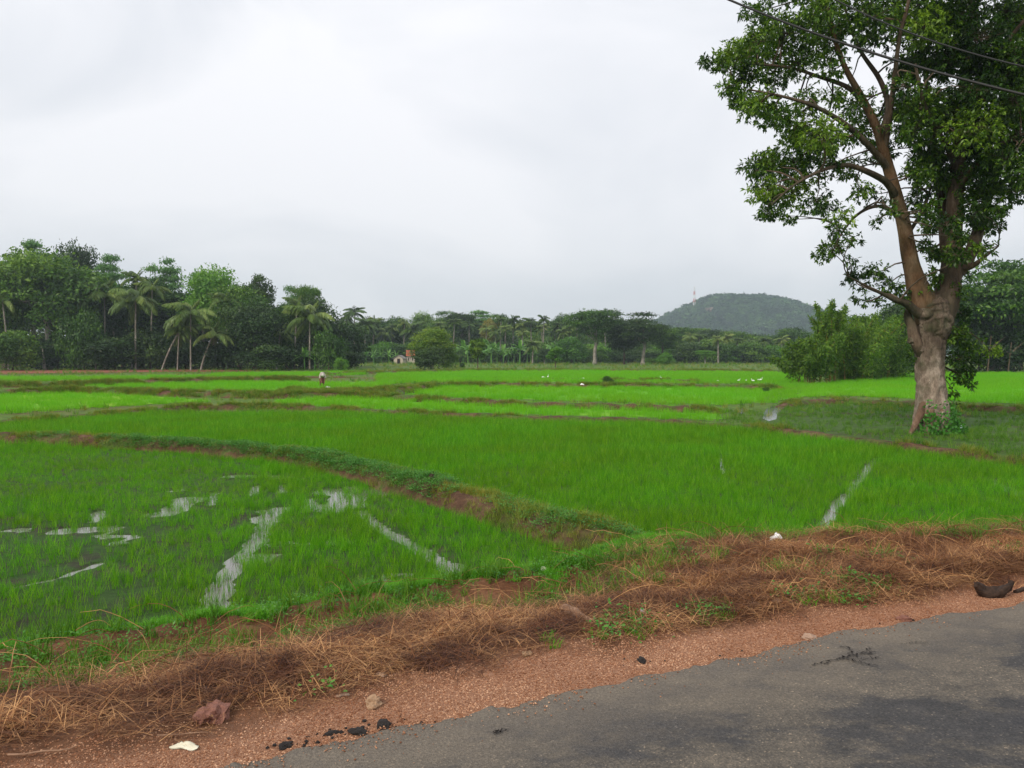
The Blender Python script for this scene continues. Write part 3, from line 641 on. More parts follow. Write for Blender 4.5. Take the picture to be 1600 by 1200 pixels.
# creeping weeds on the nearest bund, thickest left of the bare stretch
q = on_bund(V1, 9000, .18, .98, gB); qx, qy = project(q); nn = fbm(q[:, 0] * 1.2, q[:, 1] * 1.2, 61, 4)
k = gB.uniform(0, 1, len(q)) < np.clip(np.interp(qx, [0, 150, 220, 600, 680, 740, 960, 1010], [.10, .15, .8, .9, .35, .12, .2, .9]) + .8 * nn, 0, 1)
tag(scatter('creeping_weeds', q[k], weeds, scale=gB.uniform(.6, 1.2, k.sum()), g=gB), 'leafy creeping weeds over the top of the near bund', 'weeds', kind='stuff')
q2 = on_bund(V1, 5200, 0, 1, gB); qx, qy = project(q2); nn = fbm(q2[:, 0] * 1.2, q2[:, 1] * 1.2, 63, 4)
k = gB.uniform(0, 1, len(q2)) < np.clip(.35 + 1.1 * nn + .4 * (qx > 740), 0, 1)
tag(scatter('bund_grass', q2[k], gr_t, scale=gB.uniform(.45, .95, k.sum()), g=gB), 'thin yellowish grass on the sides of the near bund', 'grass', kind='stuff')
pts = []
for V, n, th in ((V2, 7000, .05), (V3, 4200, .0), (V4, 5500, 0), (V6, 2200, .15), (V5, 500, .0), (V7, 7000, -.2), (V8, 7000, -.2), (V9, 6000, -.1), (V10, 2600, -.6)):
    q = on_bund(V, n, .05, .95, gB); pts.append(q[(fbm(q[:, 0] * .7, q[:, 1] * .7, 65, 4) > th)])
q = cat(*pts)
tag(scatter('bund_grass', q, gr_t + gr_g[:1], scale=gB.uniform(.6, 1.3, len(q)) * np.clip(q[:, 1] / 45, .9, 1.5), g=gB), 'patchy olive grass along the farther bunds', 'grass', kind='stuff')
# rough grass over the flats between the paddies and under the tree
P = []
g = np.random.default_rng(71)
Q_ = cand(2, 24, 17, 46, 26, g); qx, qy = project(Q_); Q_ = Q_[(qx > 1120) & (qx < 1680) & in_band(qx, qy, [(1120, 640), (1185, 640), (1205, 634), (1250, 626), (1330, 625), (1430, 630), (1700, 640)], [(1120, 656), (1150, 660), (1300, 674), (1450, 692), (1600, 710), (1700, 722)])]
qx, qy = project(Q_); st = wdist(Q_, [([(1202, 662), (1205, 648), (1208, 640), (1222, 633)], .45), ([(1158, 646), (1159, 637)], .25)]); nn = fbm(Q_[:, 0] * .6, Q_[:, 1] * .6, 73, 4); nb = fbm(Q_[:, 0] * .25, Q_[:, 1] * 1.1, 74, 3)
k = (st > 1) & (g.uniform(0, 1, len(Q_)) < np.clip(.55 + .9 * nn + .5 * nb, .05, 1))
Q_ = Q_[k]; Q_[:, 2] = -.87
tag(scatter('meadow_grass', Q_, gr_g, scale=g.uniform(.5, 1.1, len(Q_)), g=g), 'weedy green grass around the foot of the big tree', 'grass', kind='stuff')
Q_ = np.vstack([cand(-60, 50, 34, 80, 1.6, g), cand(-75, 75, 80, 140, .5, g), cand(-110, 140, 140, 245, .22, g)]); qx, qy = project(Q_); bad = np.zeros(len(Q_), bool)
for tp, bt in FIELDS: bad |= in_band(qx, qy, tp, bt)
nn = fbm(Q_[:, 0] * .15, Q_[:, 1] * .15, 75, 4)
k = ~bad & (Q_[:, 1] > np.interp(Q_[:, 0], W2[:, 0], W2[:, 1]) + 1) & (qx > -50) & (qx < 1650) & (g.uniform(0, 1, len(Q_)) < np.clip(.6 + nn, .1, 1))
Q_ = Q_[k]; Q_[:, 2] = -.88
tag(scatter('rough_grass', Q_, gr_t + gr_g, scale=g.uniform(1.0, 2.2, len(Q_)) * np.clip(Q_[:, 1] / 90, 1, 2.4), g=g), 'rough fallow grass between the distant paddies', 'grass', kind='stuff')
# bank: lush line along the crest, green tufts on the face
gV = np.random.default_rng(81)
q, rk = sample_verge(26000, 4.3, 6.6, gV); qx, qy = project(q); nn = fbm(q[:, 0] * 1.5, q[:, 1] * 1.5, 83, 4)
cen = np.interp(qx, [0, 240, 400, 900, 1000, 1060], [5.7, 6.0, 5.6, 5.5, 5.0, 5.2])
wdt = np.interp(qx, [0, 240, 400, 900, 1000, 1060], [.5, .45, .6, .75, 1.2, .7])
dn = np.clip(1.1 - np.abs(rk - cen) / wdt + 1.2 * nn, 0, 1) * np.interp(qx, [-100, 0, 100, 230, 260, 300, 1060, 1250, 1330], [.7, .6, .12, .10, .8, 1, 1, .45, 0])
k = gV.uniform(0, 1, len(q)) < dn
tag(scatter('bank_grass', q[k], gr_l, scale=gV.uniform(.6, 1.3, k.sum()), g=gV), 'short bright green grass along the crest of the paddy bank', 'grass', kind='stuff')
q, rk = sample_verge(5200, 3.3, 5.6, gV); qx, qy = project(q); nn = fbm(q[:, 0] * 1.8, q[:, 1] * 1.8, 85, 4)
k = gV.uniform(0, 1, len(q)) < np.clip(np.where(qx < 1000, .36, .08) + 1.1 * nn, 0, 1)
tag(scatter('bank_weeds', q[k], gr_g + weeds, scale=gV.uniform(.5, 1.1, k.sum()), g=gV), 'green tufts and sprigs on the face of the paddy bank', 'grass', kind='stuff')
q, rk = sample_verge(1500, 2.0, 3.3, gV); qx, qy = project(q)
spots = [(975, 985, 45), (1110, 960, 40), (1320, 925, 45), (1370, 915, 30), (870, 1000, 20), (500, 1078, 18), (680, 1055, 15), (1260, 935, 18), (930, 900, 25), (1215, 930, 20)]
k = np.zeros(len(q), bool)
for a, b, r in spots: k |= np.hypot(qx - a, (qy - b) * 2) < r
tag(scatter('verge_weeds', q[k], weeds + gr_l, scale=gV.uniform(.6, 1.1, k.sum()), g=gV), 'small green weeds among the dry grass of the verge', 'weeds', kind='stuff')

# ------------------------------------------------------------------ dry grass
st_up = [tuft('straw_tuft', M['straw'], 24, .20, .09, .0042, .7, 1.5, 400 + k, hv=.6, seg=5) for k in range(6)]
def mat_proto(seed, n=46, r=.19, ln=.15, up=.04):
    g = np.random.default_rng(seed); b = np.c_[g.normal(0, r * .5, (n, 2)), g.uniform(0, up, n)]
    V, Q, v = blades(n, ln, 0, .0042, 1.42, .35, g, base=b, hv=.6, seg=4, sdf=.16)
    return proto('straw_mat', mesh_np('straw_mat', V, Q, M['straw'], v))
st_mat = [mat_proto(420 + k) for k in range(6)]
gS = np.random.default_rng(91)
q, rk = sample_verge(11000, 1.75, 5.4, gS, -6, 10); qx, qy = project(q); nn = fbm(q[:, 0] * 1.3, q[:, 1] * 1.3, 93, 4)
end = np.interp(qx, [0, 240, 400, 900, 970, 1060, 1250], [3.85, 3.7, 3.4, 3.5, 4.8, 5.2, 5.4])
dn = np.clip(.85 + 1.5 * nn, .12, 1) * (rk < end + .3 * nn) * np.clip((rk - 2.0 - .5 * nn) / .35, 0, 1)
dn *= np.where(qx < 450, .6, 1); dn *= np.where((qx > 560) & (qx < 960) & (rk > 3.4), .3, 1)
k = gS.uniform(0, 1, len(q)) < dn
tag(scatter('dry_grass_litter', q[k], st_mat, scale=gS.uniform(.6, 1.35, k.sum()), g=gS), 'flattened tangled dry grass covering the verge', 'dry grass', kind='stuff')
q, rk = sample_verge(7500, 2.3, 5.4, gS, -6, 10); qx, qy = project(q); nn = fbm(q[:, 0] * 1.0, q[:, 1] * 1.0, 95, 4)
dR = np.interp(qx, [-100, 0, 250, 450, 560, 900, 960, 1030, 1100, 1600], [.01, .0, .0, .1, .4, .28, .08, .32, .6, .7])
lo = np.interp(qx, [0, 450, 900, 1000, 1600], [3.0, 2.6, 2.7, 2.6, 2.5]); hi = np.interp(qx, [0, 450, 900, 980, 1600], [3.8, 3.2, 3.3, 4.8, 5.3])
k = (gS.uniform(0, 1, len(q)) < np.clip(dR * (.75 + 1.3 * nn), 0, 1)) & (rk > lo) & (rk < hi)
q = q[k]; qx = qx[k]
rot = np.stack([gS.normal(0, .5, len(q)), gS.normal(0, .5, len(q)), gS.uniform(0, 6.283, len(q))], 1)
tag(scatter('dry_grass', q, st_up, rot=rot, scale=gS.uniform(.3, 1.0, len(q)) * np.where(qx > 1000, .9, .55), g=gS), 'standing clumps of straw coloured dry grass on the verge', 'dry grass', kind='stuff')
# long dry stems lying and arching over the bank
g = np.random.default_rng(97); q, rk = sample_verge(520, 2.3, 5.2, g, -6, 10); G = Geo()
for p in q:
    a = g.uniform(0, 6.283); l_ = g.uniform(.25, .75); n = 7; t_ = np.linspace(0, 1, n)
    el = g.uniform(.05, .9); d = np.array([math.cos(a), math.sin(a), 0])
    pp = p + np.outer(t_ * l_, d) * math.cos(el); pp[:, 2] += .04 + l_ * (np.sin(el) * t_ - .75 * np.sin(el) * t_ ** 2) + g.normal(0, .008, n)
    G.tube(pp, np.linspace(.0035, .0012, n), 4, g.uniform(.4, 1))
tag(link('dry_stems', G.mesh('dry_stems', M['straw'])), 'long arching dry stems over the roadside bank', 'dry grass', kind='stuff')
# gravel
def rock_mesh(name, seed, m, sub=1, rough=.3, flat=.7):
    bm = bmesh.new(); bmesh.ops.create_icosphere(bm, subdivisions=sub, radius=1); g = np.random.default_rng(seed)
    for v in bm.verts:
        k_ = 1 + rough * float(fbm(np.array([v.co.x * 1.7 + seed]), np.array([v.co.y * 1.7 + v.co.z * 2.1]), seed, 3)[0]) + g.uniform(-rough, rough) * .3
        v.co *= k_; v.co.z *= flat
    me = bpy.data.meshes.new(name); bm.to_mesh(me); bm.free(); me.materials.append(m)
    a = me.attributes.new('v', 'FLOAT', 'POINT'); a.data.foreach_set('value', np.full(len(me.vertices), .5, np.float32)); return me
pebs = [proto('pebble', rock_mesh('pebble', 500 + k, M['gravel'], 1, .45)) for k in range(5)]
gG = np.random.default_rng(99)
q, rk = sample_verge(170000, .75, 2.5, gG, -4.5, 7); nn = fbm(q[:, 0] * 1.6, q[:, 1] * 1.6, 103, 4)
k = gG.uniform(0, 1, len(q)) < np.clip(1.2 - np.clip(rk - 1.75, 0, 1) * 1.8 + .9 * nn - .35 * (rk < 1.12), .05, 1); q = q[k]
q[:, 2] = np.maximum(q[:, 2], -.2) + .001
tag(scatter('gravel', q, pebs, scale=.0018 + .0040 * gG.uniform(0, 1, len(q)) ** 4, g=gG), 'orange red laterite grit along the asphalt edge', 'gravel', kind='stuff')
# grit strewn over the asphalt edge
n = 9000; c = gG.integers(0, nc, n); c = c[gG.uniform(0, 1, n) < np.clip(.5 + 1.2 * fbm(c / 30., c * 0., 8), 0, 1)]; n = len(c); q = LE[c] + np.array([.02, -.045, 0]) * 1 * gG.exponential(1.3, n)[:, None]; q[:, 2] = .004
tag(scatter('loose_grit', q, pebs, scale=.0015 + .004 * gG.uniform(0, 1, n) ** 2, g=gG), 'loose grit strewn on the edge of the asphalt', 'gravel', kind='stuff')

# ------------------------------------------------------------------ single small things on the verge
def verge_z(x, y):
    d = (VG[..., 0] - x) ** 2 + (VG[..., 1] - y) ** 2; i = np.unravel_index(np.argmin(d), d.shape); return VG[i][2]
def vat(px, py, z=-.05):
    for _ in range(6):
        p = at(px, py, z); z = .5 * z + .5 * verge_z(p[0], p[1])
    return at(px, py, z)
def rock(name, px, py, sx, sy, sz, m, label, cat, seed, group=None, dz=.3, rz=None, onroad=False):
    p = at(px, py, .0) if onroad else vat(px, py)
    o = link(name, rock_mesh(name, seed, m, 3, .5, 1)); o.location = p + np.array([0, 0, sz * dz]); o.scale = (sx, sy, sz); o.rotation_euler = (0, 0, seed * .7 if rz is None else rz)
    for pl in o.data.polygons: pl.use_smooth = False
    return tag(o, label, cat, group)
rock('stone', 583, 1102, .055, .042, .035, M['stone'], 'tan angular stone at the edge of the gravel', 'stone', 11)
rock('stone', 336, 1120, .085, .06, .05, M['stone_red'], 'cracked reddish brown stone at the edge of dry grass', 'stone', 12)
rock('stone', 318, 1124, .045, .05, .038, M['stone_red'], 'smaller reddish fragment left of the cracked stone', 'stone', 13)
rock('stone', 824, 1024, .03, .025, .02, M['stone'], 'small orange pebble on the gravel above the road edge', 'stone', 14)
rock('stone', 850, 892, .04, .03, .03, M['paper'], 'small pale stone on the grassy crest of the bank', 'stone', 15)
rock('stone', 1265, 998, .05, .04, .02, M['dryleaf'], 'flat grey stone beside the right road edge', 'stone', 16)
rock('stone', 1413, 969, .045, .03, .026, M['stone_red'], 'small dark stone where gravel meets asphalt on the right', 'stone', 17)
rock('tar_lump', 600, 1138, .04, .028, .028, M['tar'], 'black lump of tar at the asphalt edge, largest', 'tar lump', 21)
rock('tar_lump', 558, 1146, .045, .025, .018, M['tar'], 'flat black tar lump just left of the largest one', 'tar lump', 22)
rock('tar_lump', 518, 1147, .03, .017, .012, M['tar'], 'small black tar crumb farther left along the edge', 'tar lump', 23)
rock('tar_lump', 447, 1166, .035, .022, .015, M['tar'], 'leftmost black tar lump on the gravel edge', 'tar lump', 24)
rock('tar_lump', 1003, 1034, .035, .02, .018, M['tar'], 'dark lump on the gravel right of the middle', 'tar lump', 25)
rock('mud_clod', 674, 746, .08, .06, .08, M['husk'], 'dark clod on top of the curving bund', 'clod', 26).location = at(674, 748, -.46)
tp = [proto('tar_crumb', rock_mesh('tar_crumb', 520 + k, M['tar'], 1, .5)) for k in range(3)]
Pt = []
for (x_, y_, n_) in ((600, 1139, 40), (560, 1146, 50), (520, 1148, 30), (447, 1166, 45), (480, 1160, 20), (640, 1130, 20), (1003, 1034, 16), (1150, 1024, 25), (1413, 969, 12)):
    for _ in range(n_ // 3): Pt.append(vat(x_ + gG.normal(0, 26), y_ + gG.normal(0, 5)) + np.array([0, 0, .004]))
tag(scatter('tar_crumbs', np.array(Pt), tp, scale=.003 + .010 * gG.uniform(0, 1, len(Pt)) ** 2, g=gG), 'small black tar crumbs along the broken asphalt edge', 'tar crumbs', kind='stuff')
# coconut husk lying at the road edge on the right
hp = vat(1555, 932); husk = empty('dry_palm_husk', hp, .25); tag(husk, 'dark curled palm husk lying at the right end of the verge', 'husk')
G = Geo(); t_ = np.linspace(0, 1, 12); G.tube(np.c_[-.17 + .30 * t_, .02 * np.sin(t_ * 5), .028 + .075 * (1 - 2 * t_) ** 2], .010 + .034 * np.sin(np.pi * np.clip(t_, .04, .97)) ** .6, 16, .5, .9, 3)
link('husk_body', G.mesh('husk_body', M['husk']), husk)
G = Geo()
for kx in range(5): G.tube(np.c_[.08 + .018 * kx + .02 * t_, .01 * kx - .02 + 0 * t_, .03 + .10 * t_ * (1 - .15 * kx)], np.linspace(.012, .002, 12), 5, .5)
link('husk_fibre', G.mesh('husk_fibre', M['husk']), husk)
G = Geo(); G.tube([(0.2, .02, .01), (.3, .05, .02), (.42, .07, .016), (.55, .1, .012)], [.02, .016, .012, .008], 6); link('stalk', G.mesh('stalk', M['husk']), husk)
# dead log
a_, b_ = vat(882, 962), vat(925, 978); a_[2] += .05; b_[2] += .02
G = Geo(); t_ = np.linspace(0, 1, 9)[:, None]; G.tube(a_ * (1 - t_) + b_ * t_ + rng.normal(0, .004, (9, 3)), np.linspace(.035, .022, 9), 9, .5, .3, 7)
log = link('dead_log', G.mesh('dead_log', M['wood'])); tag(log, 'short broken piece of pale dead wood on the verge', 'log')
for i, (p0, p1, r_, lab) in enumerate([((245, 1157), (326, 1154), .004, 'straight pale stick near the white wrapper'), ((12, 1188), (120, 1178), .005, 'long pale stick at the lower left corner'), ((900, 968), (985, 968), .006, 'thin brown stick behind the dead log'), ((1030, 895), (1065, 868), .004, 'dry stalk leaning on the bank below the paddies')]):
    a_, b_ = vat(*p0), vat(*p1); a_[2] += .02; b_[2] += .03 + .05 * (i == 3)
    G = Geo(); t_ = np.linspace(0, 1, 9)[:, None]; G.tube(a_ * (1 - t_) + b_ * t_ + rng.normal(0, .003, (9, 3)), np.linspace(r_, r_ * .6, 9), 6)
    tag(link('dry_stick', G.mesh('dry_stick', M['wood'])), lab, 'stick')
def crumple(name, px, py, sx, sy, h, m, label, cat, seed, z=None):
    p = vat(px, py) if z is None else at(px, py, z); g = np.random.default_rng(seed); n = 16
    u, v = np.meshgrid(np.linspace(-1, 1, n), np.linspace(-1, 1, n)); rr_ = np.hypot(u, v)
    w = .75 + .35 * fbm(u * 1.3 + seed, v * 1.3, seed); x, y = u * sx * w, v * sy * w
    z_ = h * np.clip(1.1 - rr_ ** 2 * .7, 0, 2) * (.55 + .7 * fbm(u * 2.5, v * 2.5 + seed, seed + 1, 3)) + h * .2
    z_ = np.maximum(z_, 0.0) ; V = np.stack([x, y, z_], -1).reshape(-1, 3); lo_ = V * np.array([.97, .97, 1]) - np.array([0, 0, .004])
    Ft = gridfaces(n, n); Fb = Ft[:, ::-1] + n * n
    o = link(name, mesh_np(name, np.vstack([V, lo_]), np.vstack([Ft, Fb]), m)); o.location = p; o.rotation_euler = (0, 0, seed); return tag(o, label, cat)
crumple('plastic_bag', 1212, 846, .08, .055, .075, M['plastic'], 'crumpled white plastic bag at the far edge of the dry grass', 'bag', 3)
crumple('plastic_bag', 1499, 673, .22, .16, .20, M['plastic_blue'], 'bluish white plastic bag right of the tree foot', 'bag', 5, -.86)
crumple('wrapper', 290, 1168, .075, .035, .022, M['paper'], 'pale yellowish flattened wrapper on the lower left gravel', 'wrapper', 6)
crumple('wrapper', 1003, 958, .045, .03, .035, M['plastic'], 'tiny white scrap among dry grass near the weeds', 'wrapper', 8)
crumple('fallen_leaf', 1180, 945, .05, .03, .02, M['dryleaf'], 'pale brown fallen leaf left of its neighbour in the dry grass', 'leaf', 9)
crumple('fallen_leaf', 1216, 940, .05, .03, .02, M['dryleaf'], 'pale brown fallen leaf right of its neighbour in the dry grass', 'leaf', 10)
crumple('fallen_leaf', 596, 1056, .04, .018, .02, M['dryleaf'], 'curled pale leaf above the tan stone', 'leaf', 12)
crumple('fallen_leaf', 535, 1087, .05, .016, .012, M['dryleaf'], 'long pale leaf left of the tan stone', 'leaf', 13)

# ------------------------------------------------------------------ trees: shared shapes
def crown_mesh(name, seed, R_, Hc, nb, leafn, ls, m, sparse=.0, flat=1.0, blob=.42, layered=False):
    """crown centred at origin: radius R_, half height Hc, built of nb clumps of leaf sprays"""
    g = np.random.default_rng(seed); B = []
    while len(B) < nb:
        d = rdir(1, g)[0]; r = g.uniform(.25, 1) ** .5; p = d * r * np.array([R_, R_, Hc]) * (1 - blob * .6)
        if p[2] < -Hc * .55 and g.uniform() < .7: continue
        if layered: p[2] = round(p[2] / (Hc * .34)) * Hc * .34 + g.normal(0, Hc * .03)
        B.append((p, g.uniform(.65, 1.25) * blob * min(R_, Hc * 1.6)))
    C = np.array([b[0] for b in B]); rad = np.array([b[1] for b in B])
    i = g.choice(len(B), leafn, p=rad ** 2 / (rad ** 2).sum()); d = rdir(leafn, g); d[:, 2] = np.where(g.uniform(0, 1, leafn) < .7, np.abs(d[:, 2]), d[:, 2])
    lum = 1 + .35 * np.sin(d[:, 0] * 4 + i) * np.sin(d[:, 1] * 5 + i * 2)
    rr_ = rad[i] * lum * (g.uniform(.55, 1.08, leafn) if not sparse else g.uniform(.2, 1.1, leafn))
    P = C[i] + d * rr_[:, None] * np.array([1, 1, .38 if layered else .8 * flat])
    Nn = d + .9 * rdir(leafn, g) + np.array([0, 0, .4]); D = rdir(leafn, g) + d * .6 - np.array([0, 0, .35])
    V, Q = leaves(P, D, Nn, g.uniform(.6, 1.4, leafn) * ls, g.uniform(.35, .7, leafn) * ls, .2)
    v = np.clip(.5 + .24 * g.normal(size=leafn) + (hash2(i.astype(np.int64), i.astype(np.int64) * 3, seed) - .5) * .8, 0, 1)
    return mesh_np(name, V, Q, m, np.repeat(v, 4)), C, rad
def trunk_mesh(name, seed, H, r, C, m, lean=(0, 0), k=8):
    """trunk from 0 up to height H (crown centre) with limbs reaching the clumps C"""
    g = np.random.default_rng(seed); G = Geo(); n = 9; t_ = np.linspace(0, 1, n)
    pts = np.c_[lean[0] * t_ ** 1.3, lean[1] * t_, -.3 + (H + .3) * t_]; pts[1:, :2] += np.cumsum(g.normal(0, r * .22, (n - 1, 2)), 0)
    rad = r * np.interp(t_, [0, .06, .2, .7, 1], [1.55, 1.15, 1, .75, .35]); G.tube(pts, rad, k, g.uniform(.3, .7), .25, seed)
    for j in g.permutation(len(C))[:9]:
        s = g.uniform(.5, .92); a = np.array([np.interp(s, t_, pts[:, q]) for q in range(3)]); b = C[j] + np.array([0, 0, H]); u = np.linspace(0, 1, 6)[:, None]
        mid = a * (1 - u) + b * u; mid[:, 2] += np.sin(u[:, 0] * 3.14) * np.linalg.norm(b - a) * -.08; mid[1:-1] += g.normal(0, r * .3, (4, 3))
        G.tube(mid, np.linspace(r * .45, r * .12, 6), 5, .5)
    return G.mesh(name, m, True)
TYPES = {}
def mk(tname, seed, R_, Hc, Hcen, nb, leafn, ls, lm, bark, tr, **kw):
    cm, C, rad = crown_mesh('crown', seed, R_, Hc, nb, leafn, ls, M[lm], **kw)
    cv = np.empty(len(cm.vertices) * 3, np.float32); cm.vertices.foreach_get('co', cv); cv = cv.reshape(-1, 3); Hc = float(np.percentile(cv[:, 2], 99)); R_ = float(np.percentile(np.abs(cv[:, 0]), 97))
    TYPES[tname] = dict(crown=cm, trunk=trunk_mesh('trunk', seed + 1, Hcen, tr, C, M[bark]), H=Hcen + Hc, Hcen=Hcen, R=R_)
for s in range(3): mk(f'round{s}', 600 + s, 4.6, 4.6, 7.2, 30, 12000, .38, 'leaf_mid', 'bark', .28)
for s in range(2): mk(f'tall{s}', 610 + s, 3.6, 6.2, 9.5, 30, 12000, .38, 'leaf_mid', 'bark', .28)
for s in range(3): mk(f'feather{s}', 620 + s, 3.4, 3.6, 12.0, 20, 4500, .36, 'leaf_pale', 'bark_pale', .2, layered=True, sparse=1)
for s in range(2): mk(f'umbrella{s}', 630 + s, 5.2, 4.4, 8.2, 34, 11000, .38, 'leaf_mid', 'bark_pale', .34, layered=True)
for s in range(2): mk(f'bush{s}', 640 + s, 2.6, 2.0, 1.7, 16, 5500, .26, 'leaf_bright', 'bark', .08)
for s in range(2): mk(f'column{s}', 650 + s, 1.5, 3.8, 4.0, 16, 3400, .34, 'leaf_bamboo', 'bark', .10)
def setmat(o, m):
    if o.material_slots: o.material_slots[0].link = 'OBJECT'; o.material_slots[0].material = m
def place_tree(tn, px, basey, topy, wpx, lm, label, cat='tree', name='broadleaf_tree', group=None, Yd=None, rz=None, bark=None):
    T = TYPES[tn]; base = at(px, basey, -.88) if Yd is None else np.array([(px - 800) / F * Yd, Yd, -.88])
    Yd = base[1]; H = deep(px, topy, Yd)[2] - base[2]; w = wpx / F * Yd
    r = empty(name, base, rng.uniform(0, 6.28) if rz is None else rz, (w / (2 * T['R']), w / (2 * T['R']), H / T['H']))
    tr = link('trunk', T['trunk'], r); cr = link('crown', T['crown'], r); cr.location = (0, 0, T['Hcen'])
    setmat(cr, M[lm]);
    if bark: setmat(tr, M[bark])
    return tag(r, label, cat, group)

# palms
def frond_mesh(seed, a0, bend, ln=4.6, m='leaf_palm', nl=40, wd=.17):
    g = np.random.default_rng(seed); n = 12; t_ = np.linspace(0, 1, n); ang = a0 - bend * t_ ** 1.2
    d = np.stack([np.cos(ang), 0 * ang, np.sin(ang)], 1); pts = np.r_[[[0, 0, 0]], np.cumsum(d[:-1] * ln / (n - 1), 0)]
    G = Geo(); G.tube(pts, np.linspace(.05, .012, n), 4, .9)
    for side in (-1, 1):
        s = np.linspace(.16, 1, nl); P = np.stack([np.interp(s, t_, pts[:, q]) for q in range(3)], 1); A = np.interp(s, t_, ang)
        T = np.stack([np.cos(A), 0 * A, np.sin(A)], 1); L_ = 1.15 * np.sin(np.clip(s * 1.02, 0, 1) * np.pi * .93 + .18) ** .6 + .1
        D = T * .55 + np.array([0, side, 0]) * .75 + np.array([0, 0, -1]) * (.5 + .5 * g.uniform(0, 1, nl))[:, None]; D += g.normal(0, .08, D.shape)
        V, Q = leaves(P, D, np.tile([0., 0, 1], (nl, 1)), L_, wd, .12)
        G.add(V, Q, np.repeat(np.clip(g.normal(.5, .2, nl), 0, 1), 4))
    return G.mesh('frond', M[m])
FR = [frond_mesh(700 + i, a0, b) for i, (a0, b) in enumerate([(1.42, .75), (.95, 1.5), (.55, 1.7), (.15, 1.6), (-.35, 1.1), (1.1, 1.9)])]
def palm_crown_mesh(seed, n=30, m='leaf_palm'):
    g = np.random.default_rng(seed); Vs, Qs, vs, o_ = [], [], [], 0
    for k in range(n):
        src = FR[[0, 1, 2, 2, 3, 3, 4, 5][k % 8]]; V = np.empty(len(src.vertices) * 3, np.float32); src.vertices.foreach_get('co', V); V = V.reshape(-1, 3)
        Q = np.array([p.vertices[:] for p in src.polygons]); a = k * 2.399 + g.normal(0, .15); c, s = math.cos(a), math.sin(a)
        V = V @ np.array([[c, s, 0], [-s, c, 0], [0, 0, 1]]) * g.uniform(.85, 1.1) * (.62 if k % 8 == 0 else 1); Vs.append(V); Qs.append(Q + o_); o_ += len(V); vs.append(np.full(len(V), g.uniform(.1, .9)))
    return mesh_np('crown', np.vstack(Vs), np.vstack(Qs), M[m], np.concatenate(vs))
M['leaf_palm_far'] = leafmat('leaf_palm_far', (.045, .095, .016), (.10, .18, .03), (.23, .30, .07), .25, .45, .35, .6)
PC = [palm_crown_mesh(720 + s, 26 + 4 * s, 'leaf_palm_far') for s in range(4)]
TRK = {}
def palm_trunk(dx, dz, H, r=.16, seed=0):
    G = Geo(); t_ = np.linspace(0, 1, 12); G.tube(np.c_[dx * (t_ * .6 + .4 * t_ ** 2), dz * t_, -.3 + (H + .3) * t_], r * np.interp(t_, [0, .05, 1], [1.5, 1.0, .75]), 7, .5, .1, seed)
    return G.mesh('trunk', M['bark_pale'], True)
def coconuts(parent, z, x, g):
    G = Geo()
    for k in range(6):
        a = g.uniform(0, 6.28); t_ = np.linspace(0, 1, 5); c = np.array([x + .32 * math.cos(a), .32 * math.sin(a), z - .35 + g.uniform(-.15, .1)])
        G.tube(c + np.c_[0 * t_, 0 * t_, (t_ - .5) * .26], .13 * np.sin(np.pi * np.clip(t_, .12, .88)), 6, .4)
    link('coconut_cluster', G.mesh('coconut_cluster', M['leaf_yellow'], True), parent)
def place_palm(basex, basey, cx, cy, crown_px, label, split=True, Yd=None, group=None, nf=28, seed=0, name='coconut_palm', r=.16, tone='leaf_palm'):
    base = at(basex, basey, -.88) if Yd is None else np.array([(basex - 800) / F * Yd, Yd, -.88]); top = deep(cx, cy, base[1])
    e_ = empty(name, base); H = top[2] - base[2]; dx = top[0] - base[0]; g = np.random.default_rng(900 + seed)
    link('trunk', palm_trunk(dx, 0, H, r, seed), e_); s = crown_px / 2 / F * base[1] / 3.7
    if split:
        for k in range(nf):
            f = link('frond', FR[[0, 1, 2, 2, 3, 3, 4, 5][k % 8]], e_); f.location = (dx, 0, H); f.rotation_euler = (g.normal(0, .08), g.normal(0, .08), k * 2.399 + g.normal(0, .2)); f.scale = (s * g.uniform(.85, 1.12) * (.62 if k % 8 == 0 else 1),) * 3
            if tone != 'leaf_palm': setmat(f, M[tone])
        pass
    else:
        f = link('crown', PC[seed % 4], e_); f.location = (dx, 0, H); f.rotation_euler = (0, 0, g.uniform(0, 6)); s *= .8; f.scale = (s, s, s * g.uniform(.8, 1.25)); f.rotation_euler = (g.normal(0, .15), g.normal(0, .15), g.uniform(0, 6))
    return tag(e_, label, 'palm', group)

# banana plant
def banana_leaf(seed, a0, bend, ln=2.0, w=.5):
    g = np.random.default_rng(seed); n = 9; t_ = np.linspace(0, 1, n); ang = a0 - bend * t_; d = np.stack([np.cos(ang), 0 * ang, np.sin(ang)], 1)
    pts = np.r_[[[0, 0, 0]], np.cumsum(d[:-1] * ln / (n - 1), 0)]; ww = w * np.sin(np.clip(t_ * .95 + .06, 0, 1) * np.pi) ** .5 * (t_ > .12) + .02
    V = np.empty((n, 3, 3)); V[:, 0] = pts + np.c_[0 * t_, -ww / 2, -.12 * ww]; V[:, 1] = pts + np.c_[0 * t_, 0 * t_, .06 + 0 * t_]; V[:, 2] = pts + np.c_[0 * t_, ww / 2, -.12 * ww]
    return mesh_np('leaf', V.reshape(-1, 3), gridfaces(n, 3), M['leaf_banana'], np.repeat(g.uniform(.2, .9, n), 3))
BL = [banana_leaf(740 + i, a, b) for i, (a, b) in enumerate([(1.4, .6), (1.1, 1.3), (.8, 1.7), (.4, 1.6)])]
G = Geo(); G.tube([(0, 0, -.2), (0, 0, .8), (.05, 0, 1.6), (.05, 0, 2.2)], [.16, .13, .1, .06], 7); BT = G.mesh('stem', M['leaf_banana'], True)
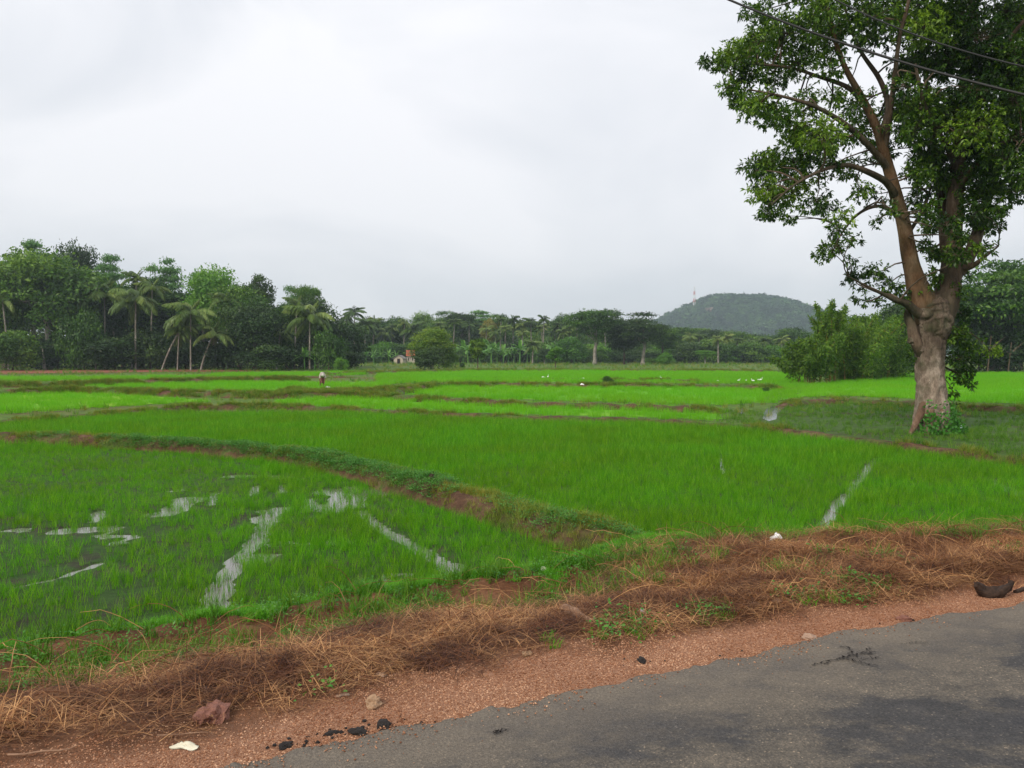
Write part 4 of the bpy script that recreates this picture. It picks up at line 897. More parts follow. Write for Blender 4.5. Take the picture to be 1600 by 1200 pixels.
def place_banana(px, py, h, label, seed, group, Yd=None):
    base = at(px, py, -.88) if Yd is None else np.array([(px - 800) / F * Yd, Yd, -.88]); e_ = empty('banana_plant', base, seed, h / 3.6); link('stem', BT, e_)
    for k in range(9):
        f = link('leaf', BL[k % 4], e_); f.location = (.05, 0, 2.1); f.rotation_euler = (0, 0, k * 2.399 + seed)
    return tag(e_, label, 'banana plant', group)

# bamboo clump
def bamboo(px, basey, topy, wpx, ncul, label, seed, culmvis=1.0, dens=1.0, lm='leaf_bamboo', low=.25):
    base = at(px, basey, -.88); Y_ = base[1]; H = deep(px, topy, Y_)[2] - base[2]; W_ = wpx / F * Y_ / 2; g = np.random.default_rng(seed)
    e_ = empty('bamboo_clump', base); CU = []; 
    for k in range(ncul):
        a = g.uniform(0, 6.28); rb = g.uniform(0, .55) * W_; h = H * g.uniform(.5, 1.16); t_ = np.linspace(0, 1, 12); ln_ = g.uniform(.1, 1.25) * W_
        pts = np.c_[math.cos(a) * (rb + ln_ * t_ ** 2.2), math.sin(a) * (rb + ln_ * t_ ** 2.2), -.2 + h * (t_ - .12 * t_ ** 3)]
        G = Geo(); G.tube(pts, np.linspace(.06, .012, 12), 5, g.uniform(.2, .9)); link('culm', G.mesh('culm', M['bamboo_culm'], True), e_); CU.append(pts)
    n = int(ncul * 560 * dens); ci = g.integers(0, ncul, n); sq = np.sort(g.uniform(0, 1, 30)); s = low + (1 - low) * np.clip(sq[g.integers(0, 30, n)] + g.normal(0, .03, n), 0, 1) ** .8
    P = np.array([[np.interp(s[i], np.linspace(0, 1, 12), CU[ci[i]][:, q]) for q in range(3)] for i in range(n)])
    nc_ = 60 * ncul; cl = rdir(nc_, g)[g.integers(0, nc_, n)]; P += (cl * .8 + rdir(n, g) * .35) * (W_ * .40 * (1.15 - .85 * s))[:, None]
    D = rdir(n, g) - np.array([0, 0, .6]); V, Q = leaves(P, D, rdir(n, g), g.uniform(.22, .5, n), g.uniform(.05, .12, n) * 1.3, .15)
    link('foliage', mesh_np('foliage', V, Q, M[lm], np.repeat(np.clip(g.normal(.5, .25, n), 0, 1), 4)), e_)
    return tag(e_, label, 'bamboo')

# ------------------------------------------------------------------ the left wood
PT = place_tree; LW = 'trees of the left wood'
PT('round0', 78, 577, 398, 150, 'leaf_mid', 'largest broad tree in the left wood, mid green, over the red track', bark='bark_pale')
PT('feather0', 55, 577, 378, 40, 'leaf_pale', 'small pale layered crown poking above the largest left tree', Yd=150)
PT('round1', 8, 577, 415, 95, 'leaf_mid', 'olive green tree at the left edge of the photo', Yd=146)
PT('round2', 122, 577, 387, 66, 'leaf_dark', 'dark domed tree rising behind the largest left tree', Yd=165)
PT('round1', 145, 577, 432, 50, 'leaf_dark', 'dark tree filling the gap behind the left palms', Yd=162)
PT('bush0', 131, 578, 490, 66, 'leaf_mid', 'rounded lower tree just right of the largest left tree')
PT('bush1', 20, 579, 520, 80, 'leaf_mid', 'low green thicket under the trees at the left edge')
PT('feather1', 178, 577, 400, 40, 'leaf_pale', 'pale feathery tree above the left palms', Yd=160)
PT('feather2', 259, 577, 406, 44, 'leaf_pale', 'tallest pale feathery tree, between two left palms', Yd=160)
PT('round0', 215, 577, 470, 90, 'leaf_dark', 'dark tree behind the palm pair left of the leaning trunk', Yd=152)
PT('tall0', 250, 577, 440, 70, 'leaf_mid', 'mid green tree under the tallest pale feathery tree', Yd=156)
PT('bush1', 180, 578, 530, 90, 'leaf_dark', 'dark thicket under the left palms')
PT('bush0', 235, 578, 516, 76, 'leaf_dark', 'dark rounded bush left of the leaning palm trunk', Yd=141)
PT('round2', 335, 577, 424, 88, 'leaf_bright', 'tall light green tree in the middle of the left wood', Yd=152)
PT('feather0', 318, 577, 428, 46, 'leaf_pale', 'pale spreading crown left of the dark treetop', Yd=158)
PT('tall1', 404, 577, 434, 44, 'leaf_dark', 'dark narrow treetop above the left wood', Yd=165)
PT('round1', 375, 577, 450, 92, 'leaf_mid', 'dense mid green tree below the dark treetop', Yd=144)
PT('round0', 398, 578, 478, 86, 'leaf_dark', 'dark dense tree standing before the left wood', rz=2)
PT('bush0', 350, 578, 535, 74, 'leaf_dark', 'dark thicket right of the leaning palms')
PT('bush1', 415, 579, 540, 80, 'leaf_dark', 'dark thicket under the dense dark tree')
PT('umbrella0', 455, 577, 450, 34, 'leaf_pale', 'thin pale tree with palm like crown above the wood end', Yd=160)
PT('umbrella1', 480, 577, 450, 40, 'leaf_mid', 'flat topped green crown near the end of the left wood', Yd=156)
PT('round2', 495, 577, 470, 70, 'leaf_dark', 'dark tree at the right end of the left wood', Yd=152)
PT('round1', 448, 577, 480, 60, 'leaf_mid', 'mid green tree between the two right palms of the wood', Yd=150)
PT('bush0', 514, 579, 520, 56, 'leaf_mid', 'light green bushy tree at the right end of the wood')
PT('bush1', 540, 578, 550, 42, 'leaf_dark', 'dark bush just right of the light green bushy tree')
PT('bush0', 533, 580, 560, 22, 'leaf_bright', 'small bright bush at the foot of the wood end')
PT('bush1', 290, 577, 535, 80, 'leaf_dark', 'dark thicket behind the two straight pale palm trunks', Yd=145)
PT('bush0', 90, 577, 530, 90, 'leaf_dark', 'dark thicket under the largest left tree', Yd=142)
PT('bush0', 475, 577, 540, 60, 'leaf_dark', 'dark thicket behind the banana plants', Yd=143)
place_palm(165, 577, 163, 462, 74, 'shaded coconut palm right of the largest left tree', Yd=145, seed=1)
place_palm(212, 577, 212, 470, 74, 'yellow green coconut palm with drooping fronds', Yd=138, seed=2)
place_palm(206, 577, 214, 436, 44, 'palm top behind the yellow green coconut palm', Yd=150, seed=3)
place_palm(298, 577, 298, 492, 72, 'coconut palm with straight slim pale trunk', Yd=133, seed=4, r=.13)
place_palm(252, 564, 284, 512, 52, 'coconut palm with trunk leaning steeply right', Yd=134, seed=5, r=.15)
place_palm(277, 576, 280, 520, 40, 'short slim palm between leaning and straight trunks', Yd=134, seed=6, r=.12, nf=14)
place_palm(313, 573, 334, 522, 62, 'dark coconut palm with bent trunk right of the straight one', Yd=134, seed=7, nf=18)
place_palm(484, 577, 484, 497, 74, 'coconut palm with wide drooping crown near the wood end', Yd=138, seed=8)
place_palm(236, 577, 238, 452, 54, 'shaded palm crown between the yellow green palm and the feathery tree', Yd=147, seed=21, nf=20)
place_palm(356, 577, 352, 470, 50, 'dark palm crown above the thicket right of the bent palm', Yd=142, seed=22, nf=20)
place_palm(460, 577, 464, 478, 46, 'slender palm crown left behind the wide palm', Yd=146, seed=23, nf=18)
place_palm(432, 577, 438, 521, 50, 'yellowish palm half hidden left of the wide palm', Yd=143, seed=9, nf=16)
place_palm(14, 577, 4, 470, 60, 'palm crown cut by the left photo edge', Yd=138, seed=10, nf=16)
for i, (x, y, h, lab) in enumerate([(440, 576, 3.4, 'leftmost banana plant below the left wood'), (457, 577, 3.0, 'second banana plant from the left below the wood'), (476, 578, 3.6, 'middle banana plant with dry hanging leaves side'), (492, 578, 3.8, 'rightmost banana plant below the wide palm'), (425, 576, 2.8, 'small banana plant at the dark thicket')]):
    place_banana(x, y, h, lab, i * 1.3, 'banana plants below the left wood')
for i in range(9):
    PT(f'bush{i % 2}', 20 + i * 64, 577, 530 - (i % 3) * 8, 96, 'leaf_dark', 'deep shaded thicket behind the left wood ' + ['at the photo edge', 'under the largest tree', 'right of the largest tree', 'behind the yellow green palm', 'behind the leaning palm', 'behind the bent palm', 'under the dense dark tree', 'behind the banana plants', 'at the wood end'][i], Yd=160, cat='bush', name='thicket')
# pale bare trunks among the left wood
for i, (x, y0, y1, lab) in enumerate([(70, 577, 545, 'thick pale trunk foot under the largest left tree'), (122, 552, 530, 'pale slim bare trunk in the shade, left one'), (150, 553, 528, 'pale slim bare trunk in the shade, right one')]):
    b = np.array([(x - 800) / F * 137.5, 137.5, -.88]); H = deep(x, y1, 137.5)[2] - b[2]; G = Geo(); t_ = np.linspace(0, 1, 6)
    G.tube(np.c_[-.3 * t_, 0 * t_, H * t_], np.linspace(.3 if i == 0 else .14, .1, 6), 7); o = link('tree_trunk', G.mesh('tree_trunk', M['bark_pale'], True)); o.location = b; tag(o, lab, 'tree trunk')

# ------------------------------------------------------------------ the middle and far wood
FW = 'trees of the far wood'
g = np.random.default_rng(1001)
for i, (x, y, w, lm, ty, lab) in enumerate([
    (556, 506, 50, 'leaf_mid', 'round0', 'tree behind the palms right of the left wood'), (597, 500, 44, 'leaf_mid', 'tall0', 'tree under the skyline left of the hut'), (622, 498, 40, 'leaf_mid', 'round1', 'rounded treetop above the hut'),
    (664, 491, 34, 'leaf_mid', 'round2', 'pointed treetop right of the hut, first bump of the skyline'), (694, 488, 34, 'leaf_mid', 'umbrella0', 'flat treetop above the lone round green tree'), (722, 491, 34, 'leaf_dark', 'umbrella1', 'dark palm like treetop on the middle skyline'),
    (752, 486, 30, 'leaf_pale', 'feather0', 'pale pointed treetop on the middle skyline'), (768, 501, 26, 'leaf_yellow', 'round0', 'yellow flowering treetop in the middle of the far wood'), (784, 493, 30, 'leaf_mid', 'tall1', 'tree right of the yellow treetop'),
    (885, 494, 40, 'leaf_mid', 'round1', 'treetop behind the right group of palms'), (1145, 519, 44, 'leaf_mid', 'round2', 'treetop before the left foot of the hill'), (1090, 514, 44, 'leaf_mid', 'umbrella0', 'broad olive treetop below the mast'),
    (1180, 524, 44, 'leaf_dark', 'round0', 'dark treetop before the middle of the hill'), (1236, 514, 52, 'leaf_mid', 'round1', 'rounded tree before the right end of the hill'), (1062, 513, 40, 'leaf_mid', 'tall0', 'tree at the left foot of the hill'), (1208, 526, 40, 'leaf_mid', 'umbrella1', 'flat treetop before the right side of the hill'),
    (1115, 517, 40, 'leaf_dark', 'tall1', 'dark treetop under the rock patch of the hill')]):
    PT(ty, x, 566, y, w * 1.25, lm, lab, Yd=275 + g.uniform(-8, 14), group=FW)
# anonymous crowns that fill the wood
lab_back = 'broadleaf tree lost among the dense crowns of the far wood'
LMK = [(548, 'right of the left wood'), (585, 'behind the long trunked palm'), (622, 'above the hut'), (655, 'right of the red roof'), (700, 'behind the lone round tree'), (747, 'behind the column tree'), (790, 'left of the palm row'), (835, 'behind the palm row'), (875, 'right of the palm row'), (928, 'behind the umbrella tree'), (975, 'between the two wide trees'), (1015, 'behind the dark wide tree'), (1060, 'at the left foot of the hill'), (1102, 'below the mast'), (1150, 'left of the hill centre'), (1200, 'right of the hill centre'), (1250, 'left of the bamboo'), (1310, 'behind the bamboo')]
for i in range(74):
    x = 540 + i * 10.2 + g.uniform(-4, 4); row = i % 3
    top = np.interp(x, [540, 600, 700, 800, 930, 1000, 1060, 1130, 1200, 1330], [505, 503, 500, 503, 500, 502, 515, 522, 528, 520]) + row * 9 + g.uniform(-3, 6)
    lmk = LMK[int(np.argmin([abs(x - a) for a, b in LMK]))][1]; tn_ = ['leaf_mid', 'leaf_dark', 'leaf_mid'][int(g.integers(0, 3))]
    lab_b = ('mid green ' if tn_ == 'leaf_mid' else 'dark ') + ['rounded', 'broad', 'tall oval', 'domed', 'flat topped', 'narrow'][i % 6] + ' crown, ' + ['far wood front row ', 'far wood middle row ', 'far wood back row '][(row + 0) % 3 if False else 2 - row] + lmk
    PT(['round0', 'round1', 'tall0', 'round2', 'umbrella0', 'tall1'][i % 6], x, 566, top, g.uniform(34, 58), tn_, lab_b, Yd=285 + 10 * (2 - row) + g.uniform(-4, 4), group='unremarkable trees of the far wood')
for i in range(34):
    x = 545 + i * 22 + g.uniform(-8, 8); PT(f'bush{i % 2}', x, 566, g.uniform(532, 550), g.uniform(40, 64), ['leaf_dark', 'leaf_mid', 'leaf_bright', 'leaf_mid'][i % 4], ['dark', 'mid green', 'bright', 'plain green'][i % 4] + ' low bush at the wood foot ' + LMK[int(np.argmin([abs(x - a) for a, b in LMK]))][1], Yd=248 + g.uniform(-5, 4), cat='bush', name='bush', group='bushes at the foot of the far wood')
for i in range(18):
    x = -40 + i * 33 + g.uniform(-8, 8); top = np.interp(x, [-40, 100, 250, 400, 540], [440, 425, 455, 468, 500]) + g.uniform(0, 10)
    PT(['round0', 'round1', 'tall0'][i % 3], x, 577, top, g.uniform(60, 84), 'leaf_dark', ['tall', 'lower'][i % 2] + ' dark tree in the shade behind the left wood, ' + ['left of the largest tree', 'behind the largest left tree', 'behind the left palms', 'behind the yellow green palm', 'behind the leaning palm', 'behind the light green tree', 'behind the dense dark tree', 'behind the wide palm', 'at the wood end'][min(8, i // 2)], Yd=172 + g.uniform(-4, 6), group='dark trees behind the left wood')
for i in range(30):
    x = 548 + i * 23 + g.uniform(-8, 8); PT(f'bush{i % 2}', x, 566, g.uniform(522, 538), g.uniform(54, 80), ['leaf_mid', 'leaf_dark', 'leaf_mid', 'leaf_mid', 'leaf_bamboo'][i % 5], ['mid green', 'dark', 'leafy', 'dense', 'olive'][i % 5] + ' small tree under the crowns ' + LMK[int(np.argmin([abs(x - a) for a, b in LMK]))][1], Yd=272 + g.uniform(-3, 5), group='small trees under the far wood')
# far palms: crown px, trunk base px
fp = [(554, 488, 40, 'tall palm first above the far skyline right of the left wood'), (541, 497, 26, 'small dark palm beside the left wood end'), (571, 508, 40, 'palm with long pale trunk right of the left wood'), (600, 522, 34, 'pale green palm between the long trunk and the hut'), (645, 516, 46, 'leaning palm above the red roof'),
      (802, 500, 28, 'tallest palm left in the row of far palms'), (790, 512, 24, 'palm just left of the tallest far palm'), (829, 503, 30, 'wide palm, second in the row of far palms'), (850, 500, 24, 'slender tall palm in the middle of the row'), (846, 512, 26, 'palm close below the slender tall palm'), (815, 508, 26, 'palm between the two tallest of the row'), (783, 498, 18, 'dark distant palm top left of the row'),
      (872, 508, 26, 'palm right of the slender palm'), (890, 511, 26, 'palm left of the big umbrella tree'), (866, 520, 24, 'low palm in the shade of the row'), (902, 505, 22, 'palm touching the big umbrella tree'), (1050, 531, 26, 'yellowish palm right of the dark trees'), (1062, 545, 22, 'low palm right of the yellowish palm'), (1152, 531, 22, 'palm before the hill, right of the bare pale pole trunk'), (668, 520, 26, 'palm behind the lone round green tree'), (816, 520, 24, 'short palm below the row'), (925, 497, 0, ''), (1092, 524, 24, 'palm below the mast on the hill')]
for i, (x, y, w, lab) in enumerate(fp + [(x_, y_, 26, l_) for x_, y_, l_ in [(585, 502, 'palm on the skyline just left of the hut'), (612, 512, 'small palm directly above the hut'), (632, 506, 'palm above the gap between hut and red roof'), (686, 508, 'palm over the small crown of the lone tree'), (710, 504, 'palm left of the column shaped tree'), (733, 508, 'palm just behind the column shaped tree'), (760, 514, 'palm under the yellow treetop'), (775, 520, 'lower palm right of the yellow treetop'), (880, 520, 'low palm above the light green bush'), (945, 503, 'palm right of the big umbrella tree'), (1078, 526, 'palm left of the mast'), (1136, 528, 'palm right of the white pole palm'), (1172, 534, 'palm below the hill centre'), (1195, 532, 'palm under the right side of the hill'), (1222, 532, 'palm left of the rounded tree by the bamboo'), (1108, 534, 'low palm below the rock patch')]]):
    if w == 0: continue
    place_palm(x + g.uniform(-3, 3), 566, x, y, w * 1.15, lab, split=False, Yd=256 + g.uniform(-6, 4), group='palms of the far wood', seed=i, r=.2)
place_palm(832, 566, 833, 540, 36, 'short pale green palm standing in front of the row', split=False, Yd=232, seed=2, r=.25)
place_palm(1122, 571, 1122, 531, 26, 'palm with bare white trunk like a pole', split=False, Yd=226, seed=3, r=.24)
# trees standing out in front
PT('umbrella1', 928, 573, 486, 74, 'leaf_mid', 'big umbrella shaped tree with pale trunk at the wood edge', Yd=212, bark='bark_pale')
PT('umbrella0', 1004, 573, 490, 66, 'leaf_dark', 'dark wide tree right of the umbrella tree', Yd=214)
PT('round1', 975, 573, 508, 48, 'leaf_dark', 'dark round tree between two wide trees', Yd=218)
PT('round0', 1036, 573, 512, 44, 'leaf_mid', 'mid green tree on the right of the dark wide tree', Yd=222)
PT('bush0', 1040, 574, 552, 26, 'leaf_bright', 'small bright round bush before the dark trees', Yd=200)
PT('umbrella1', 1102, 572, 548, 26, 'leaf_bright', 'small bright umbrella shaped tree before the hill', Yd=222)
PT('round2', 675, 577, 515, 62, 'leaf_bamboo', 'lone round olive green tree in the fields right of the hut')
PT('bush0', 672, 578, 543, 52, 'leaf_dark', 'dark undergrowth round the lone olive green tree')
PT('bush0', 697, 577, 540, 32, 'leaf_bamboo', 'smaller crown leaning right of the lone round tree')
PT('column0', 747, 578, 531, 22, 'leaf_bamboo', 'narrow column shaped green tree in the fields')
PT('column1', 868, 575, 543, 22, 'leaf_bright', 'small slender light green tree before the far wood')
PT('bush1', 893, 573, 528, 44, 'leaf_bright', 'light green rounded bush left of the umbrella tree', Yd=235)
PT('round2', 851, 571, 545, 20, 'leaf_dark', 'small dark tree with pale trunk before the palms', Yd=222, bark='bark_pale')
PT('bush1', 950, 602, 588, 17, 'leaf_mid', 'small dark shrub on the far bund', cat='shrub', name='shrub')
PT('bush0', 1197, 613, 605, 11, 'leaf_mid', 'tiny dark shrub on the bank left of the stream', cat='shrub', name='shrub')
PT('bush0', 700, 574, 566, 10, 'leaf_mid', 'tiny shrub right of the lone round tree', cat='shrub', name='shrub')
PT('bush1', 722, 575, 567, 9, 'leaf_mid', 'tiny shrub left of the column shaped tree', cat='shrub', name='shrub')
for i in range(22):
    x = 705 + i * 9 + g.uniform(-3, 3); place_banana(x, 566, [4.4, 4.7, 6.4, 5.8, 5.3][i % 5], ['small', 'low', 'tall', 'broad leaved', 'slender', 'squat', 'tousled'][i % 7] + ' banana plant in the pale green row ' + LMK[int(np.argmin([abs(x - a) for a, b in LMK]))][1], i * 1.1, 'banana plants before the far wood', Yd=238 + g.uniform(-5, 5))
for i in range(6):
    x = 560 + i * 12; place_banana(x, 566, g.uniform(3, 4), ['first', 'second', 'third', 'fourth', 'fifth', 'sixth'][i] + ' banana plant from the left in the short row beside the hut', i * .9, 'banana plants left of the hut', Yd=240 + g.uniform(-4, 4))

# ------------------------------------------------------------------ right side: bamboo and wood behind the big tree
bamboo(1268, 600, 515, 76, 20, 'leftmost bamboo clump with yellow culms on the right', 1, dens=1.1, low=.35)
bamboo(1297, 598, 462, 44, 12, 'tallest feathery bamboo clump left of the big tree', 2, dens=.9, low=.3)
bamboo(1335, 595, 482, 104, 30, 'wide dense bamboo clump left of the big tree', 3, dens=1.5, low=.12)
bamboo(1385, 592, 492, 96, 26, 'bamboo clump nearest to the big tree on its left', 4, dens=1.5, low=.1)
PT('bush1', 1388, 590, 535, 70, 'leaf_mid', 'leafy bush between bamboo and the big tree')
PT('bush0', 1425, 586, 540, 50, 'leaf_dark', 'dark bush seen just left of the big trunk')
PT('round0', 1440, 582, 470, 100, 'leaf_dark', 'dark tree directly behind the big trunk', Yd=125)
PT('round1', 1400, 582, 478, 70, 'leaf_mid', 'mid green tree behind the bamboo', Yd=128)
PT('round1', 1352, 582, 500, 70, 'leaf_mid', 'tree farther back behind the wide bamboo', Yd=150)
PT('umbrella0', 1555, 580, 412, 150, 'leaf_mid', 'big spreading tree at the right edge behind the tree trunk', Yd=118)
PT('umbrella1', 1610, 580, 420, 110, 'leaf_mid', 'layered tree cut by the right photo edge', Yd=124)
PT('round2', 1510, 580, 455, 90, 'leaf_dark', 'dark tree right of the big trunk', Yd=122)
PT('bush1', 1530, 580, 510, 90, 'leaf_dark', 'dark thicket right of the big trunk', Yd=116)
PT('bush0', 1585, 580, 520, 90, 'leaf_dark', 'dark thicket at the right photo edge', Yd=117)
PT('round0', 1570, 580, 495, 80, 'leaf_dark', 'dark lower tree in the right wood', Yd=120)
for i in range(5):
    PT(['round0', 'round1', 'round2'][i % 3], 1450 + i * 48, 580, 470 + 10 * (i % 2), 90, 'leaf_dark', 'dark background tree of the right wood ' + ['directly behind the big trunk', 'just right of the big trunk', 'behind the forked bare trunk', 'behind the reddish bare trunk', 'at the far right edge'][i], Yd=136 + 3 * i, group='background trees of the right wood')
for i, (x, y0, y1, lab) in enumerate([(1543, 579, 525, 'bare grey trunk with forked twigs in the right wood'), (1575, 579, 535, 'bare reddish trunk right of the forked one')]):
    b = np.array([(x - 800) / F * 112, 112, -.88]); H = deep(x, y1, 112)[2] - b[2]; G = Geo(); t_ = np.linspace(0, 1, 6)
    G.tube(np.c_[.4 * t_, 0 * t_, H * t_], np.linspace(.10, .05, 6), 6)
    for k in range(5): G.tube(np.array([.2, 0, H * .6]) + np.outer(t_, [(-1) ** k * (1 + .3 * k), 0, 1.2 + .2 * k]), np.linspace(.05, .015, 6), 5)
    o = link('bare_tree', G.mesh('bare_tree', M['bark'], True)); o.location = b; tag(o, lab, 'tree')

# ------------------------------------------------------------------ the big tree
YT = at(1457, 676, -.86)[1]; gT = np.random.default_rng(2024)
bt = empty('rain_tree', at(1457, 676, -.86)); org = np.array(bt.location)
tag(bt, 'huge old tree with thick knotted trunk and wide leafy crown on the right', 'tree')
mpp = YT / F
def wp_(px, py, dy=0):
    return deep(px, py, YT + dy) * np.array([1, 1, 1]) - org
SK = []                                    # skeleton points (position, radius)
def limb(g_, pts, k=14, bump_=.12, seed=0, sub=5, store=True):
    """pts: (px, py, dy, radius)"""
    W = np.array([np.r_[wp_(a, b, c), r_] for a, b, c, r_ in pts]); n = len(W); s = np.linspace(0, n - 1, (n - 1) * sub + 1); out_ = []
    for q in s:                             # Catmull-Rom
        i = min(int(q), n - 2); t = q - i; p0, p1, p2, p3 = W[max(i - 1, 0)], W[i], W[i + 1], W[min(i + 2, n - 1)]
        out_.append(.5 * ((2 * p1) + (p2 - p0) * t + (2 * p0 - 5 * p1 + 4 * p2 - p3) * t * t + (3 * p1 - p0 - 3 * p2 + p3) * t ** 3))
    O = np.array(out_); g_.tube(O[:, :3], np.maximum(O[:, 3], .008), k, .5, bump_, seed)
    if store:
        for o_ in O: SK.append(o_)
    return O
G = Geo()
limb(G, [(1459, 690, 0, .74), (1458, 676, 0, .60), (1456, 650, 0, .52), (1455, 620, 0, .47), (1455, 590, 0, .44), (1454, 560, 0, .44), (1456, 530, 0, .47), (1458, 505, 0, .53), (1458, 486, 0, .55), (1457, 472, 0, .46), (1456, 464, 0, .28)], 64, .16, 3, 12, False)
# knots and burls
for (x, y, dy, r_) in [(1440, 545, -.1, .30), (1470, 500, -.2, .36), (1443, 492, -.15, .36), (1462, 520, -.25, .32), (1480, 478, 0, .34), (1434, 470, 0, .30), (1438, 640, -.1, .14), (1446, 530, .1, .34), (1466, 552, .1, .26), (1425, 532, -.1, .2)]:
    t_ = np.linspace(0, 1, 12); r_ *= .82; c = wp_(x, y, dy); G.tube(c + np.c_[.05 * np.sin(5 * t_), 0 * t_, (t_ - .5) * r_ * 2.0], r_ * np.sin(np.pi * np.clip(t_, .06, .94)) ** .55, 18, .5, .45, int(x))
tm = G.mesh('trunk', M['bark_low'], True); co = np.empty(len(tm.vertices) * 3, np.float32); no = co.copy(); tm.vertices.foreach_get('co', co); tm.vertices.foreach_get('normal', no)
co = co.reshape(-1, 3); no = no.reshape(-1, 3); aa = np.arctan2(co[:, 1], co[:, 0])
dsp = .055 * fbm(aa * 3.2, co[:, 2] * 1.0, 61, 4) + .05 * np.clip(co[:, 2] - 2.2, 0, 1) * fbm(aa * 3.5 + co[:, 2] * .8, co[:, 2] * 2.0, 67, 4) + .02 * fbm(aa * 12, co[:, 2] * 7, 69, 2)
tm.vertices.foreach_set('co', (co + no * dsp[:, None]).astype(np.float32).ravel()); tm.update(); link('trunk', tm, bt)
for i, pts in enumerate([[(1445, 630, -.2, .16), (1437, 650, -.3, .13), (1428, 668, -.5, .09), (1420, 680, -.7, .05)], [(1466, 630, -.3, .15), (1474, 655, -.4, .13), (1481, 674, -.6, .10), (1484, 686, -.8, .05)], [(1452, 640, -.4, .15), (1452, 664, -.5, .13), (1447, 682, -.8, .07)], [(1470, 650, .3, .16), (1490, 670, .7, .10), (1500, 676, 1.2, .05)]]):
    G = Geo(); limb(G, pts, 10, .2, i + 5, 5, False); link('buttress_root', G.mesh('buttress_root', M['bark_big'], True), bt)
LIMBS = [
    ('L', [(1452, 500, 0, .42), (1440, 466, 0, .40), (1429, 432, 0, .29), (1420, 395, 0, .25), (1412, 350, -.2, .22), (1400, 305, -.3, .20), (1386, 255, -.5, .17), (1370, 200, -.8, .14), (1345, 150, -1.0, .11), (1318, 100, -1.2, .08), (1300, 45, -1.4, .06), (1285, -30, -1.6, .04)]),
    ('R', [(1466, 500, 0, .44), (1479, 462, .1, .41), (1486, 425, .2, .34), (1488, 385, .3, .30), (1491, 330, .3, .26), (1496, 270, .3, .22), (1502, 190, .3, .18), (1508, 110, .2, .14), (1518, 20, 0, .11), (1525, -90, 0, .08), (1520, -190, 0, .05)]),
    ('B', [(1488, 430, .2, .26), (1505, 412, .3, .24), (1520, 385, .5, .20), (1533, 345, .8, .17), (1550, 290, 1.2, .14), (1580, 220, 1.6, .11), (1620, 140, 2.0, .08), (1660, 60, 2.3, .05)]),
    ('B', [(1487, 410, .1, .22), (1478, 385, .2, .19), (1474, 350, .6, .17), (1470, 300, 1.2, .15), (1460, 230, 1.8, .12), (1450, 150, 2.3, .09), (1440, 60, 2.6, .07), (1430, -50, 2.8, .04)]),
    ('B', [(1500, 420, .2, .14), (1520, 415, -.2, .09), (1540, 400, -.6, .05), (1560, 385, -1.0, .02)]),
    ('S', [(1446, 560, 0, .24), (1432, 535, -.1, .20), (1424, 510, -.1, .15), (1418, 492, -.1, .11), (1425, 470, 0, .05)]),
    ('S', [(1448, 495, -.1, .22), (1432, 487, -.3, .16), (1416, 474, -.5, .12), (1398, 468, -.7, .09), (1380, 460, -.9, .06), (1352, 446, -1.2, .035), (1325, 432, -1.5, .02)]),
    ('B', [(1402, 310, -.3, .13), (1385, 285, -.7, .11), (1355, 268, -1.2, .09), (1320, 258, -1.6, .07), (1280, 268, -2.0, .05), (1240, 290, -2.4, .035), (1205, 320, -2.7, .02)]),
    ('B', [(1412, 345, -.2, .09), (1395, 330, -.3, .08), (1370, 322, -.4, .06), (1340, 335, -.5, .045), (1315, 365, -.6, .03), (1300, 395, -.7, .018)]),
    ('B', [(1388, 262, -.5, .12), (1355, 225, -1.0, .10), (1315, 190, -1.6, .08), (1270, 165, -2.0, .06), (1220, 150, -2.4, .04), (1170, 140, -2.6, .025)]),
    ('B', [(1360, 180, -.9, .10), (1330, 140, -.6, .08), (1280, 120, 0, .06), (1230, 105, .5, .045), (1170, 100, .8, .03), (1115, 98, 1.0, .015)]),
    ('B', [(1375, 215, -.7, .12), (1388, 170, -.2, .10), (1375, 125, .2, .08), (1345, 80, .5, .06), (1325, 30, .8, .045), (1310, -40, 1, .03)]),
    ('B', [(1382, 235, -.6, .11), (1390, 180, -1.2, .09), (1398, 120, -1.7, .075), (1405, 60, -2.1, .06), (1420, 0, -2.4, .05), (1430, -80, -2.7, .03)]),
    ('B', [(1505, 160, .2, .11), (1535, 120, -.6, .09), (1570, 70, -1.3, .07), (1610, 20, -1.9, .05), (1650, -30, -2.4, .03)]),
    ('B', [(1494, 300, .3, .12), (1520, 265, -.4, .10), (1550, 235, -1.0, .08), (1585, 215, -1.6, .06), (1630, 200, -2.2, .035)]),
    ('B', [(1496, 270, .3, .11), (1480, 230, -.5, .09), (1455, 190, -1.3, .075), (1440, 150, -1.9, .06), (1430, 100, -2.3, .04)]),
    ('B', [(1550, 290, 1.2, .09), (1590, 280, 1.9, .07), (1640, 285, 2.6, .04)]),
    ('B', [(1416, 370, 0, .07), (1432, 345, .4, .06), (1446, 320, .8, .05), (1455, 290, 1.1, .03)]),
]
for i, (kd, pts) in enumerate(LIMBS):
    G = Geo(); limb(G, pts, 16 if kd in 'LR' else 9, .10 if kd != 'S' else .3, 20 + i, 5)
    link({'L': 'limb', 'R': 'limb', 'B': 'branch', 'S': 'branch'}[kd], G.mesh('branch', M['bark_orange'] if kd == 'L' else M['bark_dk'], True), bt)
SKA = np.array(SK)
